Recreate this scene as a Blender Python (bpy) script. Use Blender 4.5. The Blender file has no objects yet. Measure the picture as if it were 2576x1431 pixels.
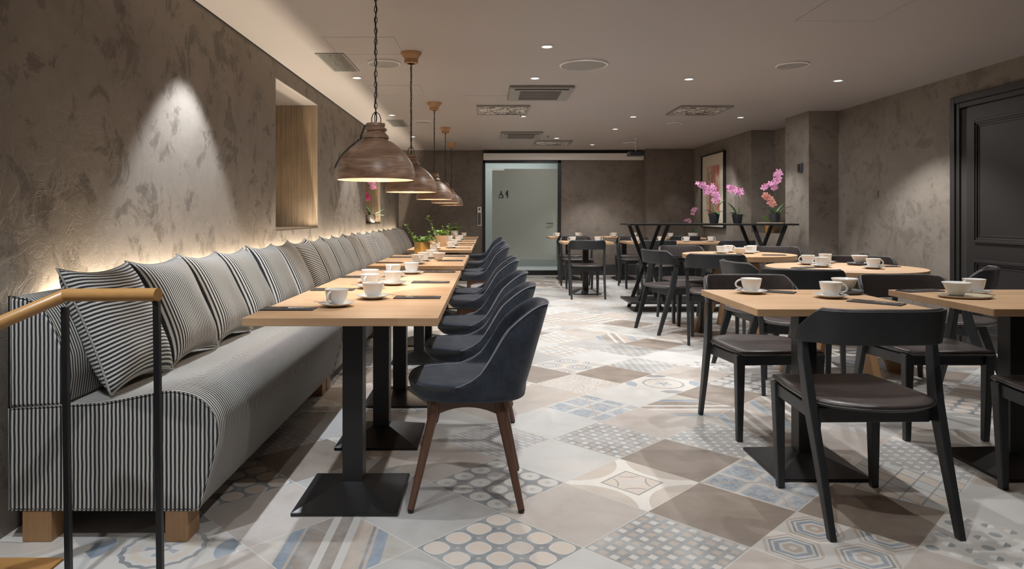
import bpy, bmesh, math, random
from mathutils import Vector, Matrix
R = math.radians
PI = math.pi
rnd = random.Random(7)
scene = bpy.context.scene
COL = scene.collection

# ------------------------------------------------------------------ node helpers
class NT:
    def __init__(s, name, rough=.5, metal=0, spec=.5):
        s.m = bpy.data.materials.new(name); s.m.use_nodes = True
        s.t = s.m.node_tree; s.n = s.t.nodes; s.l = s.t.links
        s.b = s.n['Principled BSDF']
        s.b.inputs['Roughness'].default_value = rough
        s.b.inputs['Metallic'].default_value = metal
        s.b.inputs['Specular IOR Level'].default_value = spec
    def put(s, sock, v):
        if isinstance(v, bpy.types.NodeSocket): s.l.new(v, sock)
        elif isinstance(v, (tuple, list)) and len(v) == 3 and sock.type == 'RGBA': sock.default_value = (*v, 1)
        else: sock.default_value = v
    def M(s, op, a, b=None, c=None, clamp=False):
        k = s.n.new('ShaderNodeMath'); k.operation = op; k.use_clamp = clamp
        s.put(k.inputs[0], a)
        if b is not None: s.put(k.inputs[1], b)
        if c is not None: s.put(k.inputs[2], c)
        return k.outputs[0]
    def mix(s, f, a, b, typ='MIX'):
        k = s.n.new('ShaderNodeMix'); k.data_type = 'RGBA'; k.blend_type = typ
        s.put(k.inputs[0], f); s.put(k.inputs[6], a); s.put(k.inputs[7], b)
        return k.outputs[2]
    def coord(s, kind='Object', scale=(1, 1, 1), rot=(0, 0, 0)):
        c = s.n.new('ShaderNodeTexCoord'); mp = s.n.new('ShaderNodeMapping')
        mp.inputs['Scale'].default_value = scale; mp.inputs['Rotation'].default_value = rot
        s.l.new(c.outputs[kind], mp.inputs[0]); return mp.outputs[0]
    def world(s, scale=(1, 1, 1)):
        g = s.n.new('ShaderNodeNewGeometry'); mp = s.n.new('ShaderNodeMapping')
        mp.inputs['Scale'].default_value = scale
        s.l.new(g.outputs['Position'], mp.inputs[0]); return mp.outputs[0]
    def noise(s, vec, scale, detail=3, rough=.5, dist=0, col=False):
        k = s.n.new('ShaderNodeTexNoise'); k.inputs['Scale'].default_value = scale
        k.inputs['Detail'].default_value = detail; k.inputs['Roughness'].default_value = rough
        k.inputs['Distortion'].default_value = dist
        s.l.new(vec, k.inputs['Vector']); return k.outputs['Color' if col else 'Fac']
    def voro(s, vec, scale, feature='F1', out='Distance', rand=1):
        k = s.n.new('ShaderNodeTexVoronoi'); k.feature = feature; k.inputs['Scale'].default_value = scale
        k.inputs['Randomness'].default_value = rand
        s.l.new(vec, k.inputs['Vector']); return k.outputs[out]
    def ramp(s, f, stops, interp='LINEAR'):
        k = s.n.new('ShaderNodeValToRGB'); r = k.color_ramp; r.interpolation = interp
        while len(r.elements) < len(stops): r.elements.new(.5)
        for e, (p, c) in zip(r.elements, stops):
            e.position = p; e.color = (*c, 1) if len(c) == 3 else c
        s.put(k.inputs[0], f); return k.outputs[0]
    def xyz(s, vec):
        k = s.n.new('ShaderNodeSeparateXYZ'); s.l.new(vec, k.inputs[0]); return k.outputs
    def range(s, v, a, b, c=0, d=1):
        k = s.n.new('ShaderNodeMapRange'); s.put(k.inputs[0], v)
        for i, q in enumerate((a, b, c, d)): k.inputs[i+1].default_value = q
        return k.outputs[0]
    def bump(s, h, strength=.3, dist=.01):
        k = s.n.new('ShaderNodeBump'); k.inputs['Strength'].default_value = strength
        k.inputs['Distance'].default_value = dist
        s.put(k.inputs['Height'], h); s.l.new(k.outputs[0], s.b.inputs['Normal'])
    def color(s, c): s.put(s.b.inputs['Base Color'], c); return s
    def done(s): return s.m

def flat(name, c, rough=.5, metal=0, spec=.5, var=.0, **kw):
    t = NT(name, rough, metal, spec)
    if var:
        nz = t.noise(t.coord(), 30, 3)
        t.color(t.mix(nz, tuple(x*(1-var) for x in c), tuple(min(1, x*(1+var)) for x in c)))
    else: t.color(c)
    for k, v in kw.items():
        t.b.inputs[k].default_value = v
    return t.done()

# ------------------------------------------------------------------ materials
def plaster(name, c1, c2, c3, seed=0., k=1., b=1.):
    t = NT(name, .62, 0, .35)
    w = t.world()
    vs = t.n.new('ShaderNodeVectorMath'); vs.operation = 'ADD'; t.l.new(w, vs.inputs[0]); vs.inputs[1].default_value = (seed, seed*2, seed*3)
    w = vs.outputs[0]
    big = t.noise(w, 1.3, 4, .6, .6)
    patch = t.noise(w, 5.0, 6, .7, .55)
    sm = t.noise(w, 9, 6, .7, .8)
    c = t.mix(t.range(big, .35, .65), c1, c2)
    c = t.mix(t.range(patch, .53, .60, 0, .8*k), c, c3)
    vd = t.voro(w, 5.5, 'F1', 'Distance')
    c = t.mix(t.M('MULTIPLY', t.range(vd, .18, .11, 0, .8*k), t.range(big, .42, .5)), c, c3)
    c = t.mix(t.range(sm, .3, .75, 0, .35), c, tuple(min(1, x*1.35) for x in c1))
    t.color(c)
    fine = t.noise(w, 60, 4, .7)
    rid = t.M('ABSOLUTE', t.M('SUBTRACT', t.noise(w, 6, 6, .65, .9), .5))
    h = t.M('ADD', t.M('MULTIPLY', t.range(rid, 0, .02), .35), t.M('ADD', t.M('MULTIPLY', fine, .35), t.M('MULTIPLY', sm, .9)))
    t.bump(h, .26*b, .006)
    return t.done()

def oak(name, light, dark, scale=1., along='X', stave=.07, rough=.42):
    t = NT(name, rough, 0, .4)
    v = t.coord()
    x, y, z = t.xyz(v)[:3]
    a, b = (x, y) if along == 'X' else (y, x)
    row = t.M('FLOOR', t.M('DIVIDE', b, stave))
    off = t.M('MULTIPLY', t.M('SINE', t.M('MULTIPLY', row, 12.9898)), .37)
    seg = t.M('FLOOR', t.M('DIVIDE', t.M('ADD', a, off), .55))
    wn = t.n.new('ShaderNodeTexWhiteNoise'); wn.noise_dimensions = '2D'
    cb = t.n.new('ShaderNodeCombineXYZ'); t.l.new(row, cb.inputs[0]); t.l.new(seg, cb.inputs[1]); t.l.new(cb.outputs[0], wn.inputs['Vector'])
    sc = (2, 34, 34) if along == 'X' else (34, 2, 34)
    if along == 'Z': sc = (34, 34, 2)
    g = t.noise(t.coord(scale=sc), 2.2*scale, 5, .6, .5)
    f = t.M('ADD', t.M('MULTIPLY', g, .6), t.M('MULTIPLY', wn.outputs['Value'], .35 if along != 'Z' else 0), clamp=True)
    t.color(t.ramp(f, [(.15, dark), (.75, light)]))
    t.bump(g, .08, .002)
    return t.done()

def stripes(name, period, uv=False):
    t = NT(name, .85, 0, .2)
    if uv:
        k = t.n.new('ShaderNodeUVMap'); s = t.xyz(k.outputs[0])[0]
        vec = t.coord()
    else:
        g = t.n.new('ShaderNodeNewGeometry')
        p = t.xyz(g.outputs['Position']); nn = t.xyz(t.n.new('ShaderNodeNewGeometry').outputs['True Normal'])
        isend = t.M('GREATER_THAN', t.M('ABSOLUTE', nn[1]), .7)
        s = t.M('ADD', t.M('MULTIPLY', isend, p[0]), t.M('MULTIPLY', t.M('SUBTRACT', 1, isend), p[1]))
        vec = g.outputs['Position']
    f = t.M('FRACT', t.M('DIVIDE', t.M('ADD', s, t.M('MULTIPLY', t.noise(vec, 14, 2), .004)), period))
    tri = t.M('ABSOLUTE', t.M('SUBTRACT', f, .5))
    m = t.range(tri, .20, .28)
    wv = t.noise(vec, 220, 2, .7)
    c = t.mix(m, (.60, .58, .535), (.022, .023, .03))
    c = t.mix(t.range(wv, .3, .7, 0, .3), c, t.mix(m, (.5, .48, .44), (.08, .078, .075)))
    t.color(c); t.bump(wv, .25, .002)
    t.b.inputs['Sheen Weight'].default_value = .1
    return t.done()

MAT = {}
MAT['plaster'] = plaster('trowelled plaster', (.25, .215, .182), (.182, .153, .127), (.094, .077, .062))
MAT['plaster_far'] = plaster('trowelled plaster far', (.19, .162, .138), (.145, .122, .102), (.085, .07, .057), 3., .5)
MAT['plaster_right'] = plaster('trowelled plaster right', (.25, .22, .19), (.185, .158, .133), (.10, .083, .068), 7., .7)
t = NT('painted ceiling', .55, 0, .4); t.color(t.mix(t.noise(t.world(), .6, 2), (.435, .402, .385), (.405, .372, .358))); MAT['ceiling'] = t.done()
MAT['oak'] = oak('oak butcher block', (.66, .44, .27), (.47, .29, .155), along='X')
MAT['oak_y'] = oak('oak staves', (.66, .44, .26), (.46, .28, .145), along='Y')
MAT['oak_leg'] = oak('oak leg', (.52, .32, .165), (.34, .19, .09), along='Z')
MAT['oak_honey'] = oak('honey oak', (.56, .31, .115), (.42, .21, .07), along='X', stave=.5, rough=.3)
MAT['walnut'] = oak('walnut', (.20, .105, .065), (.11, .055, .035), along='Z')
t = NT('grey oak plank', .6, 0, .3); g = t.noise(t.coord(scale=(40, 40, 1.2)), 2, 5, .65, .4); g2 = t.noise(t.coord(), 3, 3)
px_, py_ = t.xyz(t.coord())[:2]; gr = t.M('LESS_THAN', t.M('FRACT', t.M('DIVIDE', t.M('ADD', px_, py_), .052)), .045)
t.color(t.mix(gr, t.mix(t.range(g2, .35, .65, 0, .5), t.ramp(g, [(.25, (.20, .145, .095)), (.75, (.42, .32, .215))]), (.16, .13, .1)), (.13, .095, .065))); MAT['plank'] = t.done()
MAT['canopy_wood'] = oak('turned pale wood', (.48, .28, .14), (.33, .18, .09), along='X', stave=.03)
t = NT('carved mango wood', .38, 0, .5)
v = t.coord(scale=(1, 1, 7)); g = t.noise(v, 3.2, 5, .65, 1.2); g2 = t.noise(t.coord(scale=(3, 3, 30)), 3, 3)
zz = t.xyz(t.coord())[2]; bandn = t.M('ABSOLUTE', t.M('SUBTRACT', t.M('FRACT', t.M('DIVIDE', t.M('ADD', zz, t.M('MULTIPLY', g, .006)), .052)), .5))
t.color(t.mix(t.M('MULTIPLY', t.M('GREATER_THAN', bandn, .484), t.range(t.noise(t.coord(), 6, 2), .4, .55, 0, .8)), t.mix(t.range(g2, .4, .7, 0, .45), t.ramp(g, [(.3, (.15, .088, .057)), (.5, (.32, .20, .135)), (.72, (.52, .38, .285))]), (.19, .115, .075)), (.07, .04, .03)))
t.bump(t.M('ADD', g, g2), .3, .004); MAT['mango'] = t.done()
MAT['black_wood'] = flat('black stained wood', (.028, .031, .035), .42, 0, .5, .25)
MAT['black_metal'] = flat('black powder coated steel', (.013, .013, .014), .38, 0, .5, .1)
MAT['leather'] = flat('dark brown leather', (.052, .042, .041), .36, 0, .5, .3)
MAT['leather_seam_sheen'] = flat('leather seam and sheen', (.13, .13, .135), .35)  # seat seam tone; also stands in for sheen along the back pad edge
t = NT('blue grey felt', .9, 0, .2); w = t.noise(t.coord(), 110, 4, .75); b = t.range(t.noise(t.coord(), 14, 5, .7), .35, .65)
t.color(t.mix(b, t.mix(w, (.020, .026, .040), (.040, .049, .068)), t.mix(w, (.034, .043, .062), (.066, .079, .106))))
t.bump(w, .3, .003); t.b.inputs['Sheen Weight'].default_value = .35; t.b.inputs['Sheen Roughness'].default_value = .4; MAT['felt'] = t.done()
MAT['stitch'] = flat('pale stitching', (.20, .22, .27), .7)
MAT['stripe'] = stripes('ticking stripe', .0145)
MAT['stripe_uv'] = stripes('cushion ticking stripe', .0155, True)
MAT['seam'] = flat('woven seam', (.30, .29, .265), .85)
MAT['porcelain'] = flat('white porcelain', (.78, .77, .75), .12, 0, .5)
MAT['slate'] = flat('grey slate', (.09, .095, .1), .5, 0, .5, .2)
MAT['stoneware'] = flat('beige stoneware', (.50, .44, .33), .4, 0, .5, .15)
MAT['steel'] = flat('polished cutlery steel', (.62, .61, .6), .22, 1)
MAT['napkin'] = flat('charcoal napkin', (.085, .08, .08), .9, 0, .2, .3)
MAT['brass'] = flat('brushed brass', (.72, .5, .19), .3, 1)
MAT['terracotta'] = flat('pale clay', (.55, .40, .28), .6, 0, .3, .15)
MAT['pot_black'] = flat('matt black plastic pot', (.03, .03, .032), .45)
MAT['pot_white'] = flat('white ceramic pot', (.7, .7, .68), .3)
MAT['pot_glass'] = flat('smoky pot', (.12, .11, .10), .25)
t = NT('ivy leaf', .45); t.color(t.mix(t.noise(t.coord(), 40, 2), (.10, .24, .03), (.34, .50, .12))); MAT['leaf'] = t.done()
t = NT('orchid leaf', .35); t.color(t.mix(t.noise(t.coord(), 12, 2), (.02, .085, .025), (.08, .19, .06))); MAT['oleaf'] = t.done()
def petal(n, a, b):
    t = NT(n, .5); t.color(t.mix(t.noise(t.coord(), 60, 2), a, b)); t.b.inputs['Subsurface Weight'].default_value = .0; return t.done()
MAT['pink'] = petal('orchid pink', (.72, .22, .52), (.92, .58, .78))
MAT['magenta'] = petal('orchid magenta', (.55, .03, .20), (.80, .16, .38))
MAT['coral'] = petal('orchid coral', (.72, .25, .2), (.86, .48, .42))
MAT['stemgreen'] = flat('flower stem', (.10, .13, .04), .6)
MAT['white_paint'] = flat('white lacquer', (.8, .78, .75), .4)
MAT['grey_plastic'] = flat('grey grille', (.28, .27, .255), .5)
MAT['vent_gap_dark'] = flat('dark vent slot and gap', (.025, .024, .022), .7)
MAT['door'] = flat('charcoal lacquer door', (.024, .022, .022), .42, 0, .5)
MAT['baseboard'] = flat('dark baseboard', (.05, .048, .047), .45)
t = NT('frosted glass', .05, 0, .5); gz = t.xyz(t.world())[2]
t.color((.46, .50, .455)); t.b.inputs['Coat Weight'].default_value = .4; t.b.inputs['Coat Roughness'].default_value = .02
t.b.inputs['Roughness'].default_value = .35; t.b.inputs['Transmission Weight'].default_value = .35; MAT['frost'] = t.done()
t = NT('clear glass', .02, 0, .5); t.color((.8, .9, .95)); t.b.inputs['Transmission Weight'].default_value = 1.; t.b.inputs['IOR'].default_value = 1.1; MAT['glass'] = t.done()
t = NT('crystal panel', .25); v = t.coord(); vo = t.voro(v, 26, 'F1', 'Distance'); c2 = t.voro(v, 26, 'F1', 'Color')
t.color(t.mix(t.range(t.xyz(c2)[0], .35, .6), (.10, .09, .08), (.75, .70, .62))); t.bump(vo, 1, .02); MAT['crystal'] = t.done()
def emit(n, c, s):
    t = NT(n); t.b.inputs['Emission Color'].default_value = (*c, 1); t.b.inputs['Emission Strength'].default_value = s; t.color(c); return t.done()
MAT['lamp_on'] = emit('lit downlight lens', (.85, .93, 1.), 4.)
MAT['bulb'] = emit('lit bulb', (1., .78, .5), 30.)
MAT['led'] = emit('led tape', (1., .8, .55), 4.)
MAT['corridor'] = flat('corridor paint', (.40, .41, .38), .7)

# ------------------------------------------------------------------ mesh helpers
class MB:
    def __init__(s): s.v = []; s.f = []; s.smooth = False
    def add(s, vs, fs):
        o = len(s.v); s.v += [tuple(p) for p in vs]; s.f += [tuple(i+o for i in f) for f in fs]; return s
    def box(s, x0, x1, y0, y1, z0, z1):
        return s.add([(x0,y0,z0),(x1,y0,z0),(x1,y1,z0),(x0,y1,z0),(x0,y0,z1),(x1,y0,z1),(x1,y1,z1),(x0,y1,z1)],
                     [(0,3,2,1),(4,5,6,7),(0,1,5,4),(1,2,6,5),(2,3,7,6),(3,0,4,7)])
    def bar(s, a, b, wa, wb=None, da=None, db=None, up=(0, 1, 0)):
        """tapered rectangular bar from a to b; w across, d along 'up'"""
        a, b = Vector(a), Vector(b); wb = wb or wa; da = da or wa; db = db or (da if wb == wa else wb)
        ax = (b-a).normalized(); u = Vector(up); u = (u-ax*u.dot(ax)).normalized(); w = ax.cross(u).normalized()
        vs = []
        for p, ww, dd in ((a, wa, da), (b, wb, db)):
            for i, j in ((-1,-1),(1,-1),(1,1),(-1,1)): vs.append(p+w*i*ww/2+u*j*dd/2)
        return s.add(vs, [(0,3,2,1),(4,5,6,7),(0,1,5,4),(1,2,6,5),(2,3,7,6),(3,0,4,7)])
    def lathe(s, prof, n=32, cx=0, cy=0, cz=0, cap=False):
        o = []
        for r, z in prof:
            for i in range(n):
                a = 2*PI*i/n; o.append((cx+r*math.cos(a), cy+r*math.sin(a), cz+z))
        f = []
        for k in range(len(prof)-1):
            for i in range(n):
                j = (i+1) % n; f.append((k*n+i, k*n+j, (k+1)*n+j, (k+1)*n+i))
        if cap:
            f.append(tuple(reversed(range(n)))); f.append(tuple((len(prof)-1)*n+i for i in range(n)))
        return s.add(o, f)
    def tube(s, pts, r, n=8, closed=False, taper=None):
        P = [Vector(p) for p in pts]; m = len(P); vs = []; f = []
        pu = None
        for i, p in enumerate(P):
            if closed: tn = (P[(i+1) % m]-P[i-1]).normalized()
            else: tn = (P[min(i+1, m-1)]-P[max(i-1, 0)]).normalized()
            if pu is None:
                pu = Vector((0, 0, 1)) if abs(tn.z) < .9 else Vector((1, 0, 0))
            u = (pu-tn*pu.dot(tn)).normalized(); pu = u; w = tn.cross(u)
            rr = r if taper is None else r*(1+(taper-1)*i/(m-1))
            for k in range(n):
                a = 2*PI*k/n; vs.append(p+u*math.cos(a)*rr+w*math.sin(a)*rr)
        for i in range(m if closed else m-1):
            for k in range(n):
                q = (k+1) % n; j = (i+1) % m
                f.append((i*n+k, i*n+q, j*n+q, j*n+k))
        if not closed: f += [tuple(reversed(range(n))), tuple((m-1)*n+k for k in range(n))]
        return s.add(vs, f)
    def extrude(s, prof, y0, y1):
        """closed (x,z) polygon extruded along y"""
        n = len(prof); vs = [(x, y0, z) for x, z in prof]+[(x, y1, z) for x, z in prof]
        f = [tuple(range(n)), tuple(reversed(range(n, 2*n)))]
        for i in range(n):
            j = (i+1) % n; f.append((i, i+n, j+n, j))
        return s.add(vs, f)
    def prism(s, poly, z0, z1):
        n = len(poly); vs = [(x, y, z0) for x, y in poly]+[(x, y, z1) for x, y in poly]
        f = [tuple(reversed(range(n))), tuple(range(n, 2*n))]
        for i in range(n):
            j = (i+1) % n; f.append((i, j, j+n, i+n))
        return s.add(vs, f)
    def grid(s, fn, nu, nv, wrapu=False):
        vs = [fn(i/(nu if wrapu else nu-1), j/(nv-1)) for j in range(nv) for i in range(nu)]
        f = []
        for j in range(nv-1):
            for i in range(nu if wrapu else nu-1):
                k = (i+1) % nu; f.append((j*nu+i, j*nu+k, (j+1)*nu+k, (j+1)*nu+i))
        return s.add(vs, f)

def make(name, mb, mat, parent=None, smooth=False, loc=None, bevel=0, fix=True, solid=0, sub=0):
    me = bpy.data.meshes.new(name); me.from_pydata(mb.v, [], mb.f); me.update()
    if fix:
        bm = bmesh.new(); bm.from_mesh(me); bmesh.ops.recalc_face_normals(bm, faces=bm.faces); bm.to_mesh(me); bm.free()
    for m in (mat if isinstance(mat, list) else [mat]): me.materials.append(MAT[m] if isinstance(m, str) else m)
    if smooth:
        for p in me.polygons: p.use_smooth = True
        if smooth != 'all':
            me.set_sharp_from_angle(angle=R(smooth if smooth is not True else 40))
    o = bpy.data.objects.new(name, me); COL.objects.link(o)
    if parent: o.parent = parent
    if loc: o.location = loc
    if solid:
        md = o.modifiers.new('thickness', 'SOLIDIFY'); md.thickness = solid; md.offset = 0
    if sub:
        md = o.modifiers.new('subdiv', 'SUBSURF'); md.levels = sub; md.render_levels = sub
    if bevel:
        md = o.modifiers.new('bevel', 'BEVEL'); md.width = bevel; md.segments = 2; md.limit_method = 'ANGLE'; md.angle_limit = R(35)
    return o

def tag(o, label=None, cat=None, group=None, kind=None):
    if label: o['label'] = label
    if cat: o['category'] = cat
    if group: o['group'] = group
    if kind: o['kind'] = kind
    return o
def thing(name, label, cat, loc=(0, 0, 0), rz=0, group=None):
    o = bpy.data.objects.new(name, None); COL.objects.link(o); o.empty_display_size = .05
    o.location = loc; o.rotation_euler = (0, 0, rz); return tag(o, label, cat, group)
def struct(name, mb, mat, **kw):
    return tag(make(name, mb, mat, **kw), kind='structure')
def kids(o): return [c for c in bpy.data.objects if c.parent == o]
CH = {}
def copy_tree(o, loc=None, rz=None, label=None, group=None):
    def rec(s, par):
        c = s.copy(); COL.objects.link(c); c.parent = par
        if s.name not in CH: CH[s.name] = kids(s)
        for k in CH[s.name]: rec(k, c)
        return c
    c = rec(o, None)
    if loc is not None: c.location = loc
    if rz is not None: c.rotation_euler = (0, 0, rz)
    if label: c['label'] = label
    if group: c['group'] = group
    return c
class Proto:
    """first use returns the original, later uses copies"""
    def __init__(s, mk): s.mk = mk; s.o = None
    def at(s, loc, rz, label, group=None):
        if s.o is None:
            s.o = s.mk(); bpy.context.view_layer.update()
            s.o.location = loc; s.o.rotation_euler = (0, 0, rz); s.o['label'] = label
            if group: s.o['group'] = group
            return s.o
        c = copy_tree(s.o, loc, rz, label)
        if group: c['group'] = group
        return c

XL, XR, YB, ZC = -1.69, 4.14, 12.94, 2.36
YF = -2.0
# ------------------------------------------------------------------ floor tiles
def tile_mat(name, fn, washc=(.66, .66, .65), wash=.45, rough=.42):
    t = NT(name, rough, 0, .45)
    k = t.n.new('ShaderNodeUVMap'); u, v = t.xyz(k.outputs[0])[:2]
    c = fn(t, u, v)
    w = t.world()
    n1 = t.noise(w, 6, 5, .65, .6); n2 = t.noise(w, 45, 4, .7)
    c = t.mix(t.range(n1, .35, .75, 0, wash), c, washc)
    c = t.mix(t.range(n2, .35, .7, 0, .22), c, tuple(x*.8 for x in washc))
    e = t.M('MINIMUM', t.M('MINIMUM', u, t.M('SUBTRACT', 1, u)), t.M('MINIMUM', v, t.M('SUBTRACT', 1, v)))
    c = t.mix(t.M('LESS_THAN', e, .0055), c, (.62, .60, .56))
    t.color(c); t.bump(n2, .06, .003)
    t.put(t.b.inputs['Roughness'], t.range(n1, .3, .7, rough-.08, rough+.12))
    return t.done()
def plain(c1, c2):
    def fn(t, u, v):
        n = t.noise(t.world(), 4, 5, .65, .8)
        return t.mix(t.range(n, .3, .7), c1, c2)
    return fn
def cell(t, u, n): return t.M('SUBTRACT', t.M('FRACT', t.M('MULTIPLY', u, n)), .5)
GREY, LGREY, BLUE, LBLUE, CREAM, TAN, BRN = (.20, .215, .23), (.36, .37, .38), (.22, .285, .37), (.40, .455, .51), (.62, .60, .57), (.46, .38, .32), (.27, .22, .18)
def weave(n, a=GREY, b=CREAM, c=TAN):
    def fn(t, u, v):
        fu, fv = cell(t, u, n), cell(t, v, n)
        m = t.M('MAXIMUM', t.M('ABSOLUTE', fu), t.M('ABSOLUTE', fv))
        ck = t.M('MODULO', t.M('ADD', t.M('FLOOR', t.M('MULTIPLY', u, n)), t.M('FLOOR', t.M('MULTIPLY', v, n))), 2)
        inn = t.mix(ck, b, c)
        return t.mix(t.M('LESS_THAN', m, .30), t.mix(t.noise(t.world(), 30, 2), a, LGREY), inn)
    return fn
def circles(t, u, v):
    fu, fv = cell(t, u, 4), cell(t, v, 4)
    r = t.M('SQRT', t.M('ADD', t.M('MULTIPLY', fu, fu), t.M('MULTIPLY', fv, fv)))
    a = t.M('ARCTAN2', fu, fv)
    star = t.M('MULTIPLY', t.M('GREATER_THAN', t.M('COSINE', t.M('MULTIPLY', a, 6)), .2), t.M('LESS_THAN', r, .13))
    c = t.mix(t.M('LESS_THAN', r, .45), GREY, CREAM)
    c = t.mix(t.M('LESS_THAN', t.M('ABSOLUTE', t.M('SUBTRACT', r, .44)), .02), c, (.3, .3, .3))
    return t.mix(star, c, GREY)
def lattice(t, u, v):
    fu, fv = cell(t, u, 2.5), cell(t, v, 2.5)
    m = t.M('MAXIMUM', t.M('ABSOLUTE', fu), t.M('ABSOLUTE', fv))
    n = t.noise(t.world(), 35, 3, .8)
    c = t.mix(t.range(n, .45, .55), BLUE, LBLUE)
    c = t.mix(t.M('GREATER_THAN', m, .38), c, LBLUE)
    c = t.mix(t.M('GREATER_THAN', m, .44), c, CREAM)
    d = t.M('ABSOLUTE', t.M('SUBTRACT', u, v))
    c = t.mix(t.M('LESS_THAN', t.M('ABSOLUTE', t.M('SUBTRACT', t.M('ADD', u, v), 1)), .02), c, TAN)
    return t.mix(t.M('LESS_THAN', d, .02), c, TAN)
def ogee(t, u, v):
    fu, fv = t.M('ABSOLUTE', cell(t, u, 4)), t.M('ABSOLUTE', cell(t, v, 4))
    s = t.M('ADD', t.M('POWER', fu, 2.6), t.M('POWER', fv, 2.6))
    c = t.mix(t.M('LESS_THAN', s, .105), t.mix(t.M('LESS_THAN', t.M('ADD', t.M('SUBTRACT', .5, fu), t.M('SUBTRACT', .5, fv)), .10), GREY, LGREY), CREAM)
    return t.mix(t.M('LESS_THAN', s, .068), c, (.66, .55, .46))
def diag(kind):
    def fn(t, u, v):
        s = t.M('MULTIPLY', t.M('ADD', u, v), .5) if kind == 0 else t.M('ADD', t.M('MULTIPLY', t.M('SUBTRACT', u, v), .5), .5)
        return t.ramp(s, [(0, (.5, .46, .41)), (.20, BLUE), (.27, TAN), (.29, GREY), (.31, BRN), (.42, CREAM), (.47, BRN), (.55, CREAM), (.60, TAN), (.70, GREY), (.72, TAN), (.74, BLUE), (.81, (.45, .42, .38))], 'CONSTANT')
    return fn
def hexes(t, u, v):
    fu, fv = cell(t, u, 2), cell(t, t.M('ADD', v, t.M('MULTIPLY', t.M('FLOOR', t.M('MULTIPLY', u, 2)), .25)), 2)
    a, b = t.M('ABSOLUTE', fu), t.M('ABSOLUTE', fv)
    h = t.M('MAXIMUM', t.M('ADD', t.M('MULTIPLY', a, .866), t.M('MULTIPLY', b, .5)), b)
    return t.ramp(t.M('MULTIPLY', h, 2), [(0, CREAM), (.12, TAN), (.3, CREAM), (.42, BLUE), (.58, CREAM), (.66, GREY), (.74, CREAM), (.82, TAN), (.92, CREAM)], 'CONSTANT')
def cubes(t, u, v):
    a = t.M('MULTIPLY', u, 5); b = t.M('ADD', t.M('MULTIPLY', v, 5), t.M('MULTIPLY', u, 2.5))
    ia = t.M('ADD', t.M('FLOOR', a), t.M('MULTIPLY', t.M('FLOOR', b), 2))
    s = t.M('DIVIDE', t.M('MODULO', ia, 3), 3)
    c = t.ramp(t.M('ADD', s, .05), [(0, CREAM), (.33, (.62, .52, .43)), (.66, (.55, .57, .58))], 'CONSTANT')
    l = t.M('MINIMUM', t.M('SUBTRACT', .5, t.M('ABSOLUTE', t.M('SUBTRACT', t.M('FRACT', a), .5))), t.M('SUBTRACT', .5, t.M('ABSOLUTE', t.M('SUBTRACT', t.M('FRACT', b), .5))))
    return t.mix(t.M('LESS_THAN', l, .05), c, GREY)
def rad(t, u, v, cu, cv):
    a, b = t.M('SUBTRACT', u, cu), t.M('SUBTRACT', v, cv)
    return t.M('SQRT', t.M('ADD', t.M('MULTIPLY', a, a), t.M('MULTIPLY', b, b))), t.M('ARCTAN2', a, b)
def ring(t, u, v):
    r, a = rad(t, u, v, .5, .5)
    rr = t.M('ADD', r, t.M('MULTIPLY', t.M('ABSOLUTE', t.M('SINE', t.M('MULTIPLY', a, 8))), .018))
    c = t.ramp(rr, [(0, CREAM), (.04, GREY), (.07, CREAM), (.20, (.62, .55, .47)), (.27, CREAM), (.31, GREY), (.355, CREAM)], 'CONSTANT')
    st = t.M('MULTIPLY', t.M('GREATER_THAN', t.M('COSINE', t.M('MULTIPLY', a, 5)), .5), t.M('LESS_THAN', r, .15))
    c = t.mix(st, c, (.3, .36, .42))
    for cu in (0, 1):
        for cv in (0, 1):
            q, _ = rad(t, u, v, cu, cv)
            c = t.mix(t.M('LESS_THAN', q, .27), c, BLUE if cu == cv else GREY)
            c = t.mix(t.M('LESS_THAN', q, .10), c, CREAM)
    return c
def curvesq(t, u, v):
    c = t.mix(t.noise(t.world(), 7, 3), (.52, .45, .39), (.62, .53, .46))
    inside = None
    for cu, cv in ((.5, -.32), (.5, 1.32), (-.32, .5), (1.32, .5)):
        q, _ = rad(t, u, v, cu, cv)
        i = t.M('GREATER_THAN', q, .52); inside = i if inside is None else t.M('MULTIPLY', inside, i)
    c = t.mix(inside, c, (.80, .77, .72))
    a, b = t.M('ABSOLUTE', t.M('SUBTRACT', u, .5)), t.M('ABSOLUTE', t.M('SUBTRACT', v, .5))
    m = t.M('MAXIMUM', a, b)
    c = t.mix(t.M('MULTIPLY', t.M('LESS_THAN', m, .24), inside), c, (.66, .58, .51))
    c = t.mix(t.M('LESS_THAN', t.M('ABSOLUTE', t.M('SUBTRACT', m, .225)), .008), c, GREY)
    q = t.M('MULTIPLY', t.M('ADD', .05, a), t.M('ADD', .05, b))
    c = t.mix(t.M('MULTIPLY', t.M('LESS_THAN', t.M('ABSOLUTE', t.M('SUBTRACT', q, .024)), .0018), t.M('LESS_THAN', m, .2)), c, GREY)
    return t.mix(t.M('MULTIPLY', t.M('LESS_THAN', q, .0085), t.M('LESS_THAN', m, .10)), c, CREAM)
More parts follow.
